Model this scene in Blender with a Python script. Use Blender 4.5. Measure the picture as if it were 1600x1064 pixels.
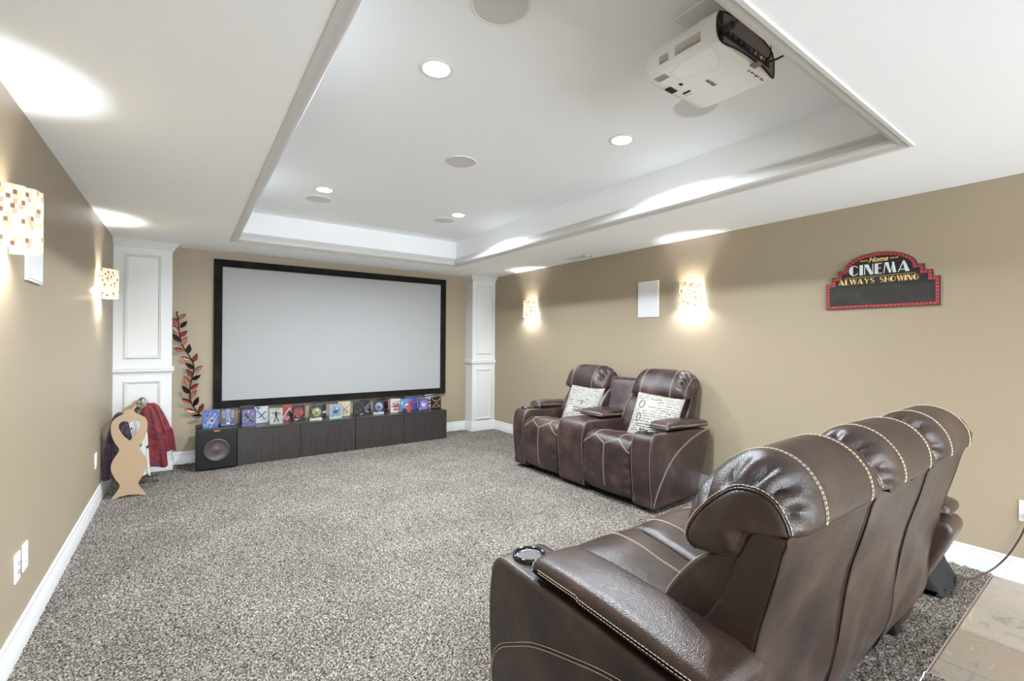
import bpy, bmesh, math, random
import numpy as np
from mathutils import Vector, Matrix
S = bpy.context.scene
for o in list(bpy.data.objects): bpy.data.objects.remove(o)
C = S.collection
PI = math.pi
# ------------------------------------------------------------------ camera
cam = bpy.data.cameras.new('camera'); cam.sensor_width = 36.0; cam.lens = 711.77/1600*36; cam.shift_y = 1/1600
cam.clip_start = .02
camo = bpy.data.objects.new('camera', cam); C.objects.link(camo); S.camera = camo
YAW, ROLL = 0.6211, math.radians(.399)
F = Vector((math.sin(YAW), math.cos(YAW), 0)); R0 = Vector((math.cos(YAW), -math.sin(YAW), 0)); Z0 = Vector((0, 0, 1))
Rc = math.cos(ROLL)*R0 + math.sin(ROLL)*Z0; Uc = math.cos(ROLL)*Z0 - math.sin(ROLL)*R0
M = Matrix((Rc, Uc, -F)).transposed().to_4x4(); M.translation = (0, 0, 1.36); camo.matrix_world = M
# ------------------------------------------------------------------ world, exposure
W = bpy.data.worlds.new('world'); S.world = W; W.use_nodes = True
W.node_tree.nodes['Background'].inputs[0].default_value = (.84, .925, 1.0, 1)
W.node_tree.nodes['Background'].inputs[1].default_value = 6.9
S.view_settings.view_transform = 'Standard'; S.view_settings.look = 'None'
S.view_settings.gamma = 1; S.view_settings.use_curve_mapping = False
S.view_settings.exposure = 0.92
DOWNLIGHT_W = 33.0
REAR_FILL_W = 20.0  # power of the fill lights added out of frame
SCONCE_W = 14.0
LAMP_COL = (.82, .915, 1.0)
# ------------------------------------------------------------------ room numbers
H, ZT = 2.339, 2.66
XL, XR, YB, YR = -.58, 3.876, 6.07, -4.0
TX0, TX1, TY0, TY1 = .362, 2.90, .685, 5.335
# ------------------------------------------------------------------ node helpers
def srgb(r, g, b):
    f = lambda c: (c/255/12.92) if c/255 <= .04045 else ((c/255+.055)/1.055)**2.4
    return (f(r), f(g), f(b), 1)
MATS = {}
def mat(name, col, rough=.5, metal=0, spec=.5, bump=None, var=None, emit=None, coat=0, sheen=0):
    """bump=(scale,strength,detail); var=(scale,colour2,detail,lo,hi)"""
    m = bpy.data.materials.new(name); m.use_nodes = True; MATS[name] = m
    nt = m.node_tree; b = nt.nodes['Principled BSDF']
    b.inputs['Base Color'].default_value = col; b.inputs['Roughness'].default_value = rough
    b.inputs['Metallic'].default_value = metal; b.inputs['Specular IOR Level'].default_value = spec
    b.inputs['Coat Weight'].default_value = coat; b.inputs['Sheen Weight'].default_value = sheen
    if emit: b.inputs['Emission Color'].default_value = emit[0]; b.inputs['Emission Strength'].default_value = emit[1]
    tc = nt.nodes.new('ShaderNodeTexCoord')
    if var:
        n = nt.nodes.new('ShaderNodeTexNoise'); n.inputs['Scale'].default_value = var[0]; n.inputs['Detail'].default_value = var[2]
        r = nt.nodes.new('ShaderNodeValToRGB'); r.color_ramp.elements[0].position = var[3]; r.color_ramp.elements[1].position = var[4]
        r.color_ramp.elements[0].color = col; r.color_ramp.elements[1].color = var[1]
        nt.links.new(tc.outputs['Object'], n.inputs['Vector']); nt.links.new(n.outputs['Fac'], r.inputs['Fac']); nt.links.new(r.outputs['Color'], b.inputs['Base Color'])
    if bump:
        n = nt.nodes.new('ShaderNodeTexNoise'); n.inputs['Scale'].default_value = bump[0]; n.inputs['Detail'].default_value = bump[2]
        bp = nt.nodes.new('ShaderNodeBump'); bp.inputs['Strength'].default_value = bump[1]; bp.inputs['Distance'].default_value = .01
        nt.links.new(tc.outputs['Object'], n.inputs['Vector']); nt.links.new(n.outputs['Fac'], bp.inputs['Height']); nt.links.new(bp.outputs['Normal'], b.inputs['Normal'])
    return m
mat('wall', srgb(161, 146, 124), .42, spec=.35, bump=(120, .06, 2), var=(.6, srgb(157, 142, 120), 2, .3, .7))
mat('ceiling', srgb(251, 253, 255), .8, spec=.2, bump=(60, .10, 3))
mat('trim', srgb(211, 210, 207), .35, spec=.4)
mat('screen', srgb(164, 163, 162), .75, spec=.2)
mat('velvet', srgb(22, 20, 18), .85, spec=.15, var=(9, srgb(40, 37, 33), 4, .45, .8), sheen=.1)
mat('black_plastic', srgb(24, 24, 25), .35)
mat('black_gloss', srgb(16, 16, 18), .12)
mat('dark_metal', srgb(38, 34, 32), .4, .8)
mat('chrome', srgb(205, 205, 208), .2, 1)
mat('white_plastic', srgb(236, 236, 234), .4)
mat('grille', srgb(216, 216, 215), .7, bump=(500, .2, 1))
mat('vent', srgb(215, 215, 213), .5)
mat('slot', srgb(20, 20, 20), .6)
mat('cable', srgb(62, 44, 36), .5)
mat('mdf', srgb(176, 150, 118), .6, var=(300, srgb(168, 142, 111), 2, .4, .7))
mat('thread', srgb(205, 188, 164), .6)
mat('black_fabric', srgb(20, 20, 21), .8, bump=(300, .2, 2))
mat('cone', srgb(74, 62, 60), .35)
mat('copper', srgb(200, 140, 100), .3, .9)
mat('taupe', srgb(128, 113, 104), .45)
mat('chalkboard', srgb(50, 46, 43), .85, var=(14, srgb(62, 58, 53), 5, .4, .8))
mat('sign_black', srgb(26, 23, 22), .6)
mat('sign_red', srgb(186, 62, 64), .55, var=(60, srgb(158, 50, 54), 4, .35, .75))
mat('sign_white', srgb(222, 224, 228), .6, var=(250, srgb(180, 180, 184), 3, .5, .75))
mat('sign_yellow', srgb(224, 188, 112), .6)
mat('linen', srgb(170, 166, 156), .85, bump=(350, .25, 2))
mat('ink', srgb(48, 44, 42), .8)
mat('grout', srgb(196, 188, 178), .9)
mat('leaf_orange', srgb(196, 122, 84), .35, .35, var=(40, srgb(160, 84, 52), 4, .35, .7), coat=.4)
mat('leaf_red', srgb(166, 58, 46), .3, .35, var=(40, srgb(122, 40, 32), 4, .35, .7), coat=.4)
mat('leaf_dark', srgb(54, 22, 29), .3, .35, var=(40, srgb(34, 13, 19), 4, .35, .7), coat=.4)
mat('purple_fur', srgb(44, 24, 41), .7, bump=(70, .9, 4), var=(28, srgb(90, 64, 88), 4, .48, .75), sheen=.15)
mat('red_velvet', srgb(84, 4, 14), .6, bump=(24, .8, 4), var=(14, srgb(140, 18, 36), 4, .45, .75), sheen=.12)
mat('silver_cloth', srgb(150, 146, 140), .3, .6, bump=(60, .9, 3), var=(30, srgb(60, 52, 48), 4, .45, .6))
mat('white_cloth', srgb(196, 194, 190), .7, var=(24, srgb(60, 54, 52), 2, .56, .6))
mat('cabinet', srgb(52, 46, 43), .3, spec=.5)
mat('blue_plastic', srgb(70, 90, 190), .4)
mat('lamp_glow', (1, 1, 1, 1), .5, emit=((1, .97, .92, 1), 14))
mat('led_blue', srgb(40, 70, 200), .3, emit=((.15, .35, 1, 1), 1.5))
mat('led_green', srgb(40, 170, 120), .3, emit=((.1, .9, .5, 1), 1.0))
# cabinet: vertical wood grain
def graincab():
    m = MATS['cabinet']; nt = m.node_tree; b = nt.nodes['Principled BSDF']
    tc = nt.nodes.new('ShaderNodeTexCoord'); mp = nt.nodes.new('ShaderNodeMapping'); mp.inputs['Scale'].default_value = (90, 90, 3)
    n = nt.nodes.new('ShaderNodeTexNoise'); n.inputs['Scale'].default_value = 1.0; n.inputs['Detail'].default_value = 4
    r = nt.nodes.new('ShaderNodeValToRGB'); r.color_ramp.elements[0].position = .3; r.color_ramp.elements[1].position = .75
    r.color_ramp.elements[0].color = srgb(40, 36, 34); r.color_ramp.elements[1].color = srgb(68, 62, 60)
    nt.links.new(tc.outputs['Object'], mp.inputs['Vector']); nt.links.new(mp.outputs[0], n.inputs['Vector'])
    nt.links.new(n.outputs['Fac'], r.inputs['Fac']); nt.links.new(r.outputs['Color'], b.inputs['Base Color'])
graincab()
# printed covers read a colour attribute
def printmat():
    m = mat('print', (1, 1, 1, 1), .3, spec=.5); nt = m.node_tree
    a = nt.nodes.new('ShaderNodeVertexColor'); a.layer_name = 'Col'
    nt.links.new(a.outputs['Color'], nt.nodes['Principled BSDF'].inputs['Base Color'])
printmat()
def leathermat(name, c0, c1, c2):
    m = mat(name, c0, .36, spec=.5); nt = m.node_tree; b = nt.nodes['Principled BSDF']; L = nt.links.new
    tc = nt.nodes.new('ShaderNodeTexCoord')
    n = nt.nodes.new('ShaderNodeTexNoise'); n.inputs['Scale'].default_value = 5; n.inputs['Detail'].default_value = 5; n.inputs['Roughness'].default_value = .6
    r = nt.nodes.new('ShaderNodeValToRGB'); e = r.color_ramp.elements; e[0].position = .3; e[0].color = c0; e[1].position = .75; e[1].color = c2
    k = e.new(.52); k.color = c1
    L(tc.outputs['Object'], n.inputs['Vector']); L(n.outputs['Fac'], r.inputs['Fac']); L(r.outputs['Color'], b.inputs['Base Color'])
    v = nt.nodes.new('ShaderNodeTexVoronoi'); v.inputs['Scale'].default_value = 330; v.feature = 'F1'
    n2 = nt.nodes.new('ShaderNodeTexNoise'); n2.inputs['Scale'].default_value = 16; n2.inputs['Detail'].default_value = 4
    n2.inputs['Distortion'].default_value = .8
    L(tc.outputs['Object'], v.inputs['Vector']); L(tc.outputs['Object'], n2.inputs['Vector'])
    b1 = nt.nodes.new('ShaderNodeBump'); b1.inputs['Strength'].default_value = .13; b1.inputs['Distance'].default_value = .012
    b2 = nt.nodes.new('ShaderNodeBump'); b2.inputs['Strength'].default_value = .22; b2.inputs['Distance'].default_value = .003
    L(n2.outputs['Fac'], b1.inputs['Height']); L(v.outputs['Distance'], b2.inputs['Height']); L(b1.outputs[0], b2.inputs['Normal']); L(b2.outputs[0], b.inputs['Normal'])
    n3 = nt.nodes.new('ShaderNodeTexNoise'); n3.inputs['Scale'].default_value = 9; n3.inputs['Detail'].default_value = 3
    mr = nt.nodes.new('ShaderNodeMapRange'); mr.inputs['To Min'].default_value = .24; mr.inputs['To Max'].default_value = .42
    L(tc.outputs['Object'], n3.inputs['Vector']); L(n3.outputs['Fac'], mr.inputs['Value']); L(mr.outputs[0], b.inputs['Roughness'])
leathermat('leather', srgb(34, 22, 19), srgb(50, 36, 31), srgb(76, 57, 49))
leathermat('leather_red', srgb(36, 24, 23), srgb(56, 40, 38), srgb(88, 66, 63))
def carpetmat():
    m = mat('carpet', (1, 1, 1, 1), .95, spec=.1); nt = m.node_tree; b = nt.nodes['Principled BSDF']; L = nt.links.new
    tc = nt.nodes.new('ShaderNodeTexCoord')
    n = nt.nodes.new('ShaderNodeTexNoise'); n.inputs['Scale'].default_value = 120; n.inputs['Detail'].default_value = 5; n.inputs['Roughness'].default_value = .75
    r = nt.nodes.new('ShaderNodeValToRGB'); e = r.color_ramp.elements
    e[0].position = .40; e[0].color = srgb(33, 28, 25); e[1].position = .62; e[1].color = srgb(194, 186, 176)
    k = e.new(.50); k.color = srgb(109, 100, 92)
    L(tc.outputs['Object'], n.inputs['Vector']); L(n.outputs['Fac'], r.inputs['Fac'])
    n2 = nt.nodes.new('ShaderNodeTexNoise'); n2.inputs['Scale'].default_value = 2.2; n2.inputs['Detail'].default_value = 5
    r2 = nt.nodes.new('ShaderNodeValToRGB'); r2.color_ramp.elements[0].position = .35; r2.color_ramp.elements[1].position = .65
    r2.color_ramp.elements[0].color = (.74, .72, .70, 1); r2.color_ramp.elements[1].color = (1, 1, 1, 1)
    mx = nt.nodes.new('ShaderNodeMix'); mx.data_type = 'RGBA'; mx.blend_type = 'MULTIPLY'; mx.inputs[0].default_value = .8
    L(tc.outputs['Object'], n2.inputs['Vector']); L(n2.outputs['Fac'], r2.inputs['Fac'])
    L(r.outputs['Color'], mx.inputs[6]); L(r2.outputs['Color'], mx.inputs[7]); L(mx.outputs[2], b.inputs['Base Color'])
    bp = nt.nodes.new('ShaderNodeBump'); bp.inputs['Strength'].default_value = .8; bp.inputs['Distance'].default_value = .008
    L(n.outputs['Fac'], bp.inputs['Height']); L(bp.outputs[0], b.inputs['Normal'])
carpetmat()
def tilemat():
    m = mat('stone_tile', (1, 1, 1, 1), .35); nt = m.node_tree; b = nt.nodes['Principled BSDF']; L = nt.links.new
    tc = nt.nodes.new('ShaderNodeTexCoord'); oi = nt.nodes.new('ShaderNodeObjectInfo')
    ad = nt.nodes.new('ShaderNodeVectorMath'); ad.operation = 'ADD'
    mu = nt.nodes.new('ShaderNodeMath'); mu.operation = 'MULTIPLY'; mu.inputs[1].default_value = 40
    L(oi.outputs['Random'], mu.inputs[0]); L(tc.outputs['Object'], ad.inputs[0]); L(mu.outputs[0], ad.inputs[1])
    mp = nt.nodes.new('ShaderNodeMapping'); mp.inputs['Scale'].default_value = (1.0, 2.2, 1); mp.inputs['Rotation'].default_value = (0, 0, .5); L(ad.outputs[0], mp.inputs[0])
    n = nt.nodes.new('ShaderNodeTexNoise'); n.inputs['Scale'].default_value = 5; n.inputs['Detail'].default_value = 8; n.inputs['Roughness'].default_value = .62; n.inputs['Distortion'].default_value = 1.6
    r = nt.nodes.new('ShaderNodeValToRGB'); e = r.color_ramp.elements
    e[0].position = .3; e[0].color = srgb(112, 104, 95); e[1].position = .72; e[1].color = srgb(164, 156, 145)
    k = e.new(.45); k.color = srgb(146, 138, 127); k = e.new(.6); k.color = srgb(148, 129, 110)
    L(mp.outputs[0], n.inputs['Vector']); L(n.outputs['Fac'], r.inputs['Fac']); L(r.outputs['Color'], b.inputs['Base Color'])
tilemat()
def mosaicmat():
    m = mat('mosaic', (1, 1, 1, 1), .25); nt = m.node_tree; b = nt.nodes['Principled BSDF']; L = nt.links.new
    uv = nt.nodes.new('ShaderNodeUVMap')
    br = nt.nodes.new('ShaderNodeTexBrick'); br.inputs['Scale'].default_value = 1; br.offset = .5
    br.inputs['Brick Width'].default_value = .012; br.inputs['Row Height'].default_value = .017; br.inputs['Mortar Size'].default_value = .0006
    br.inputs['Color1'].default_value = (0, 0, 0, 1); br.inputs['Color2'].default_value = (1, 1, 1, 1); br.inputs['Mortar'].default_value = (.1, .1, .1, 1)
    L(uv.outputs[0], br.inputs['Vector'])
    r = nt.nodes.new('ShaderNodeValToRGB'); r.color_ramp.interpolation = 'CONSTANT'; e = r.color_ramp.elements
    e[0].position = 0; e[0].color = srgb(126, 88, 68); e[1].position = .9; e[1].color = srgb(250, 242, 218)
    for p, c in ((.08, (192, 152, 122)), (.18, (234, 218, 172)), (.36, (250, 240, 206)), (.6, (212, 182, 132)), (.68, (242, 226, 182)), (.82, (228, 202, 160))):
        k = e.new(p); k.color = srgb(*c)
    L(br.outputs['Color'], r.inputs['Fac']); L(r.outputs['Color'], b.inputs['Base Color']); L(r.outputs['Color'], b.inputs['Emission Color'])
    b.inputs['Emission Strength'].default_value = .36
mosaicmat()
# ------------------------------------------------------------------ mesh helpers
def mk(name, verts, faces, m, parent=None, smooth=None, fix=True, cols=None, uvs=None):
    me = bpy.data.meshes.new(name)
    me.from_pydata([tuple(map(float, v)) for v in verts], [], faces)
    if fix:
        bm = bmesh.new(); bm.from_mesh(me); bmesh.ops.recalc_face_normals(bm, faces=bm.faces); bm.to_mesh(me); bm.free()
    if smooth is not None:
        me.polygons.foreach_set('use_smooth', [True]*len(me.polygons)); me.set_sharp_from_angle(angle=math.radians(smooth))
    if cols is not None:
        a = me.color_attributes.new('Col', 'FLOAT_COLOR', 'CORNER'); k = 0; buf = []
        for p in me.polygons: buf += list(cols[p.index])*p.loop_total
        a.data.foreach_set('color', buf)
    if uvs is not None:
        l = me.uv_layers.new(name='UVMap')
        for p in me.polygons:
            for li in p.loop_indices: l.data[li].uv = uvs[me.loops[li].vertex_index]
    me.materials.append(MATS[m])
    o = bpy.data.objects.new(name, me); C.objects.link(o)
    if parent: o.parent = parent
    return o
class MB:
    def __init__(s): s.v = []; s.f = []; s.c = []
    def add(s, v, f, col=None):
        k = len(s.v); s.v += [tuple(p) for p in v]; s.f += [tuple(i+k for i in q) for q in f]
        s.c += [col]*len(f); return s
    def box(s, x0, x1, y0, y1, z0, z1, col=None):
        v = [(x, y, z) for z in (z0, z1) for y in (y0, y1) for x in (x0, x1)]
        return s.add(v, [(0, 2, 3, 1), (4, 5, 7, 6), (0, 1, 5, 4), (2, 6, 7, 3), (0, 4, 6, 2), (1, 3, 7, 5)], col)
    def rbox(s, x0, x1, y0, y1, z0, z1, r=.01, seg=2):
        bm = bmesh.new(); bmesh.ops.create_cube(bm, size=1)
        for v in bm.verts: v.co = ((x0+x1)/2+v.co.x*(x1-x0), (y0+y1)/2+v.co.y*(y1-y0), (z0+z1)/2+v.co.z*(z1-z0))
        bmesh.ops.bevel(bm, geom=list(bm.edges), offset=r, segments=seg, affect='EDGES', profile=.5)
        bm.verts.ensure_lookup_table(); s.add([v.co[:] for v in bm.verts], [[v.index for v in f.verts] for f in bm.faces]); bm.free(); return s
    def tube(s, pts, r, n=8, closed=False, cap=True):
        P = [Vector(p) for p in pts]; N = len(P); v = []; f = []
        up = None
        for i, p in enumerate(P):
            a = P[i-1] if (i > 0 or closed) else p; b = P[(i+1) % N] if (i < N-1 or closed) else p
            t = (b-a).normalized()
            if up is None:
                up = Vector((0, 0, 1)) if abs(t.z) < .9 else Vector((1, 0, 0))
            u = (up-t*up.dot(t)).normalized(); up = u; w = t.cross(u)
            rr = r[i] if isinstance(r, (list, tuple)) else r
            v += [p+(u*math.cos(2*PI*k/n)+w*math.sin(2*PI*k/n))*rr for k in range(n)]
        for i in range(N if closed else N-1):
            j = (i+1) % N
            for k in range(n): f.append((i*n+k, i*n+(k+1) % n, j*n+(k+1) % n, j*n+k))
        if cap and not closed: f += [tuple(range(n-1, -1, -1)), tuple((N-1)*n+k for k in range(n))]
        return s.add(v, f)
    def lathe(s, prof, n=32, M=None, a0=0, a1=2*PI):
        full = abs(a1-a0-2*PI) < 1e-6; v = []; f = []; k = n if full else n+1
        for (r, z) in prof:
            for i in range(k):
                a = a0+(a1-a0)*i/n; v.append(Vector((r*math.cos(a), r*math.sin(a), z)))
        for j in range(len(prof)-1):
            for i in range(n):
                i2 = (i+1) % k; f.append((j*k+i, j*k+i2, (j+1)*k+i2, (j+1)*k+i))
        if M: v = [M @ p for p in v]
        return s.add(v, f)
    def prism(s, poly, t0, t1, place, col=None):
        """poly 2D, extruded t0..t1; place(a,b,t)->xyz"""
        n = len(poly); v = [place(a, b, t0) for a, b in poly]+[place(a, b, t1) for a, b in poly]
        f = [tuple(range(n-1, -1, -1)), tuple(range(n, 2*n))]+[(i, (i+1) % n, n+(i+1) % n, n+i) for i in range(n)]
        return s.add(v, f, col)
    def build(s, name, m, parent=None, smooth=None, fix=True):
        cols = s.c if s.c and s.c[0] is not None else None
        return mk(name, s.v, s.f, m, parent, smooth, fix, cols)
def tag(o, label, cat, group=None, kind=None):
    if label: o['label'] = label
    if cat: o['category'] = cat
    if group: o['group'] = group
    if kind: o['kind'] = kind
    return o
def thing(name, label, cat, loc=(0, 0, 0), rz=0, group=None):
    o = bpy.data.objects.new(name, None); o.empty_display_size = .1; C.objects.link(o)
    o.location = loc; o.rotation_euler = (0, 0, rz); return tag(o, label, cat, group)
def struct(o, label=None):
    o['kind'] = 'structure'
    if label: o['label'] = label
    return o
def kids(o): return [c for c in bpy.data.objects if c.parent == o]
def dup(root, loc, rz=None, label=None):
    r = root.copy(); C.objects.link(r); r.location = loc
    if rz is not None: r.rotation_euler = (0, 0, rz)
    if label: r['label'] = label
    for ch in kids(root):
        c = ch.copy(); C.objects.link(c); c.parent = r
        for g in kids(ch):
            d = g.copy(); C.objects.link(d); d.parent = c
    return r
def cr(pts, n, closed=True):
    """Catmull-Rom through pts, n points evenly spaced by length"""
    P = np.array(pts, float); N = len(P); out = []
    segs = N if closed else N-1
    for i in range(segs):
        if closed: p0, p1, p2, p3 = P[i-1], P[i], P[(i+1) % N], P[(i+2) % N]
        else: p0, p1, p2, p3 = P[max(i-1, 0)], P[i], P[i+1], P[min(i+2, N-1)]
        for t in np.linspace(0, 1, 16, endpoint=False):
            out.append(.5*((2*p1)+(-p0+p2)*t+(2*p0-5*p1+4*p2-p3)*t*t+(-p0+3*p1-3*p2+p3)*t**3))
    out.append(P[0] if closed else P[-1]); D = np.array(out)
    s = np.r_[0, np.cumsum(np.linalg.norm(np.diff(D, axis=0), axis=1))]
    q = np.linspace(0, s[-1], n, endpoint=not closed)
    return np.stack([np.interp(q, s, D[:, k]) for k in range(D.shape[1])], 1)
class Sweep:
    """closed (d,z) profile swept across x, rounded ends. prof: array or function of x"""
    def __init__(s, prof, x0, x1, r0=.015, r1=None, n=56, nx=14, disp=None, extra=()):
        s.x0, s.x1, s.r0, s.r1, s.n = x0, x1, r0, (r0 if r1 is None else r1), n
        if callable(prof): s.prof = prof
        else:
            base = cr(prof, n); s.prof = lambda x: base
        s.disp = disp
        q = [x0+s.r0*(1-math.cos(a)) for a in np.linspace(0, PI/2, 5)]+[x1-s.r1*(1-math.cos(a)) for a in np.linspace(0, PI/2, 5)]
        q += list(np.linspace(x0+s.r0, x1-s.r1, nx+2)[1:-1])+list(extra)
        s.xs = sorted(set(round(float(k), 5) for k in q))
    def ring(s, x, off=0.0):
        P = s.prof(x); T = np.roll(P, -1, 0)-np.roll(P, 1, 0); T /= np.maximum(np.linalg.norm(T, axis=1)[:, None], 1e-9)
        A = .5*np.sum(P[:, 0]*np.roll(P[:, 1], -1)-np.roll(P[:, 0], -1)*P[:, 1])
        Nn = np.stack([T[:, 1], -T[:, 0]], 1)*(1 if A > 0 else -1)
        e = 0
        if x < s.x0+s.r0: k = s.r0-(x-s.x0); e = s.r0-math.sqrt(max(s.r0**2-k*k, 0))
        if x > s.x1-s.r1: k = s.r1-(s.x1-x); e = s.r1-math.sqrt(max(s.r1**2-k*k, 0))
        dd = s.disp(x, P) if s.disp is not None else 0
        Q = P+Nn*(np.atleast_1d(-e+off+dd)[:, None] if np.ndim(dd) else (-e+off))
        return np.c_[np.full(len(Q), x), Q]
    def build(s, name, m, parent, smooth=50):
        v = []; f = []; n = s.n
        for x in s.xs: v += [tuple(p) for p in s.ring(x)]
        K = len(s.xs)
        for i in range(K-1):
            for k in range(n): f.append((i*n+k, i*n+(k+1) % n, (i+1)*n+(k+1) % n, (i+1)*n+k))
        f += [tuple(range(n)), tuple((K-1)*n+k for k in range(n))]
        return mk(name, v, f, m, parent, smooth)
    def idx(s, x, d, z):
        P = s.prof(x); return int(np.argmin((P[:, 0]-d)**2+(P[:, 1]-z)**2))
    def at(s, x, i, off=.001):
        R = s.ring(x, off); i = i % s.n; k = int(i); fr = i-k
        return Vector(R[k]*(1-fr)+R[(k+1) % s.n]*fr)
    def path(s, x, i0, i1, off=.001):
        R = s.ring(x, off); st = 1 if i1 >= i0 else -1
        return [Vector(R[k % s.n]) for k in range(i0, i1+st, st)]
def resample(pts, step):
    P = np.array([tuple(p) for p in pts]); s = np.r_[0, np.cumsum(np.linalg.norm(np.diff(P, axis=0), axis=1))]
    q = np.arange(0, s[-1], step); return np.stack([np.interp(q, s, P[:, k]) for k in range(3)], 1)
def stitch(mb, pts, dash=.0085, gap=.003, r=.00105):
    P = resample(pts, .001); L = len(P); i = 0; d = int(dash*1000); g = max(1, int(gap*1000))
    while i+d < L:
        mb.tube([P[i], P[i+d//2], P[i+d]], r, 4); i += d+g
def text_mesh(txt, size=1.0, font=None, bold=0, shear=0, align='CENTER'):
    cu = bpy.data.curves.new('txt', 'FONT'); cu.body = txt; cu.size = size; cu.align_x = align; cu.align_y = 'CENTER'; cu.offset = bold; cu.shear = shear; cu.resolution_u = 3
    o = bpy.data.objects.new('txt', cu); C.objects.link(o); dg = bpy.context.evaluated_depsgraph_get()
    me = bpy.data.meshes.new_from_object(o.evaluated_get(dg))
    v = [tuple(p.co) for p in me.vertices]; f = [tuple(p.vertices) for p in me.polygons]
    bpy.data.objects.remove(o); bpy.data.curves.remove(cu); bpy.data.meshes.remove(me); return v, f
rnd = random.Random(5)
# ================================================================== STRUCTURE
def slab(name, x0, x1, y0, y1, z0, z1, m, label):
    return struct(MB().box(x0, x1, y0, y1, z0, z1).build(name, m), label)
slab('wall_left', XL-.12, XL, YR, YB+.12, 0, H+.05, 'wall', 'beige painted wall on the left with two lit sconces')
slab('wall_right', XR, XR+.12, YR, YB+.12, 0, H+.05, 'wall', 'long beige painted wall on the right behind the loveseat')
slab('wall_back', XL, XR, YB, YB+.12, 0, H+.05, 'wall', 'beige painted wall behind the projection screen')
def ceiling():
    mb = MB(); a = [(XL-.12, YR), (XR+.12, YR), (XR+.12, YB+.12), (XL-.12, YB+.12)]; b = [(TX0, TY0), (TX1, TY0), (TX1, TY1), (TX0, TY1)]
    v = [(x, y, H) for x, y in a]+[(x, y, H) for x, y in b]+[(x, y, ZT) for x, y in b]
    f = []
    for i in range(4):
        j = (i+1) % 4; f += [(i, j, 4+j, 4+i), (4+i, 4+j, 8+j, 8+i)]
    f.append((8, 9, 10, 11)); mb.add(v, f)
    struct(mb.build('ceiling', 'ceiling', fix=False), 'white ceiling with a recessed tray')
ceiling()
def loop_mould(name, prof, rect, m, label):
    """profile (inward offset, z) mitred round a rectangle"""
    x0, x1, y0, y1 = rect; v = []; f = []; n = len(prof)
    for (o, z) in prof: v += [(x0+o, y0+o, z), (x1-o, y0+o, z), (x1-o, y1-o, z), (x0+o, y1-o, z)]
    for i in range(n-1):
        for k in range(4): f.append((i*4+k, i*4+(k+1) % 4, (i+1)*4+(k+1) % 4, (i+1)*4+k))
    struct(mk(name, v, f, m, smooth=25), label)
loop_mould('trim_1', [(-.014, H+.002), (-.014, H-.003), (-.010, H-.006), (.004, H-.006), (.007, H-.002), (.012, H-.001), (.030, H+.002), (.046, H+.008), (.056, H+.018), (.060, H+.032), (.052, H+.037), (.050, H+.048), (.040, H+.064), (.030, H+.078), (.020, H+.083), (.018, H+.100), (-.002, H+.102)],
           (TX0, TX1, TY0, TY1), 'trim', 'white crown moulding framing the ceiling tray')
BB = [(.0, 0), (.014, 0), (.014, .098), (.011, .104), (.0115, .112), (.008, .118), (.0085, .134), (.004, .142), (.0, .143)]
def baseboard(name, pts, label):
    """pts: floor polyline; profile offset to its left side"""
    P = [Vector((x, y, 0)) for x, y in pts]; v = []; f = []; n = len(BB)
    for i, p in enumerate(P):
        d0 = (P[i]-P[i-1]).normalized() if i else None; d1 = (P[i+1]-P[i]).normalized() if i < len(P)-1 else None
        n0 = Vector((-d0.y, d0.x, 0)) if d0 else None; n1 = Vector((-d1.y, d1.x, 0)) if d1 else None
        if n0 and n1: m = (n0+n1).normalized(); m /= max(m.dot(n0), .3)
        else: m = n0 or n1
        v += [p+m*o+Vector((0, 0, z)) for o, z in BB]
    for i in range(len(P)-1):
        for k in range(n): f.append((i*n+k, i*n+(k+1) % n, (i+1)*n+(k+1) % n, (i+1)*n+k))
    f += [tuple(range(n)), tuple((len(P)-1)*n+k for k in range(n))]
    struct(mk(name, v, f, 'trim', smooth=30), label)
CLX, CRX, CFY = -.118, 3.475, 5.87
baseboard('baseboard_left', [(XL, CFY), (XL, YR)], 'white baseboard along the left wall')
baseboard('baseboard_right', [(XR, YR), (XR, CFY)], 'white baseboard along the right wall')
baseboard('baseboard_back', [(CRX, YB), (CLX, YB)], 'white baseboard under the projection screen')
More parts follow.
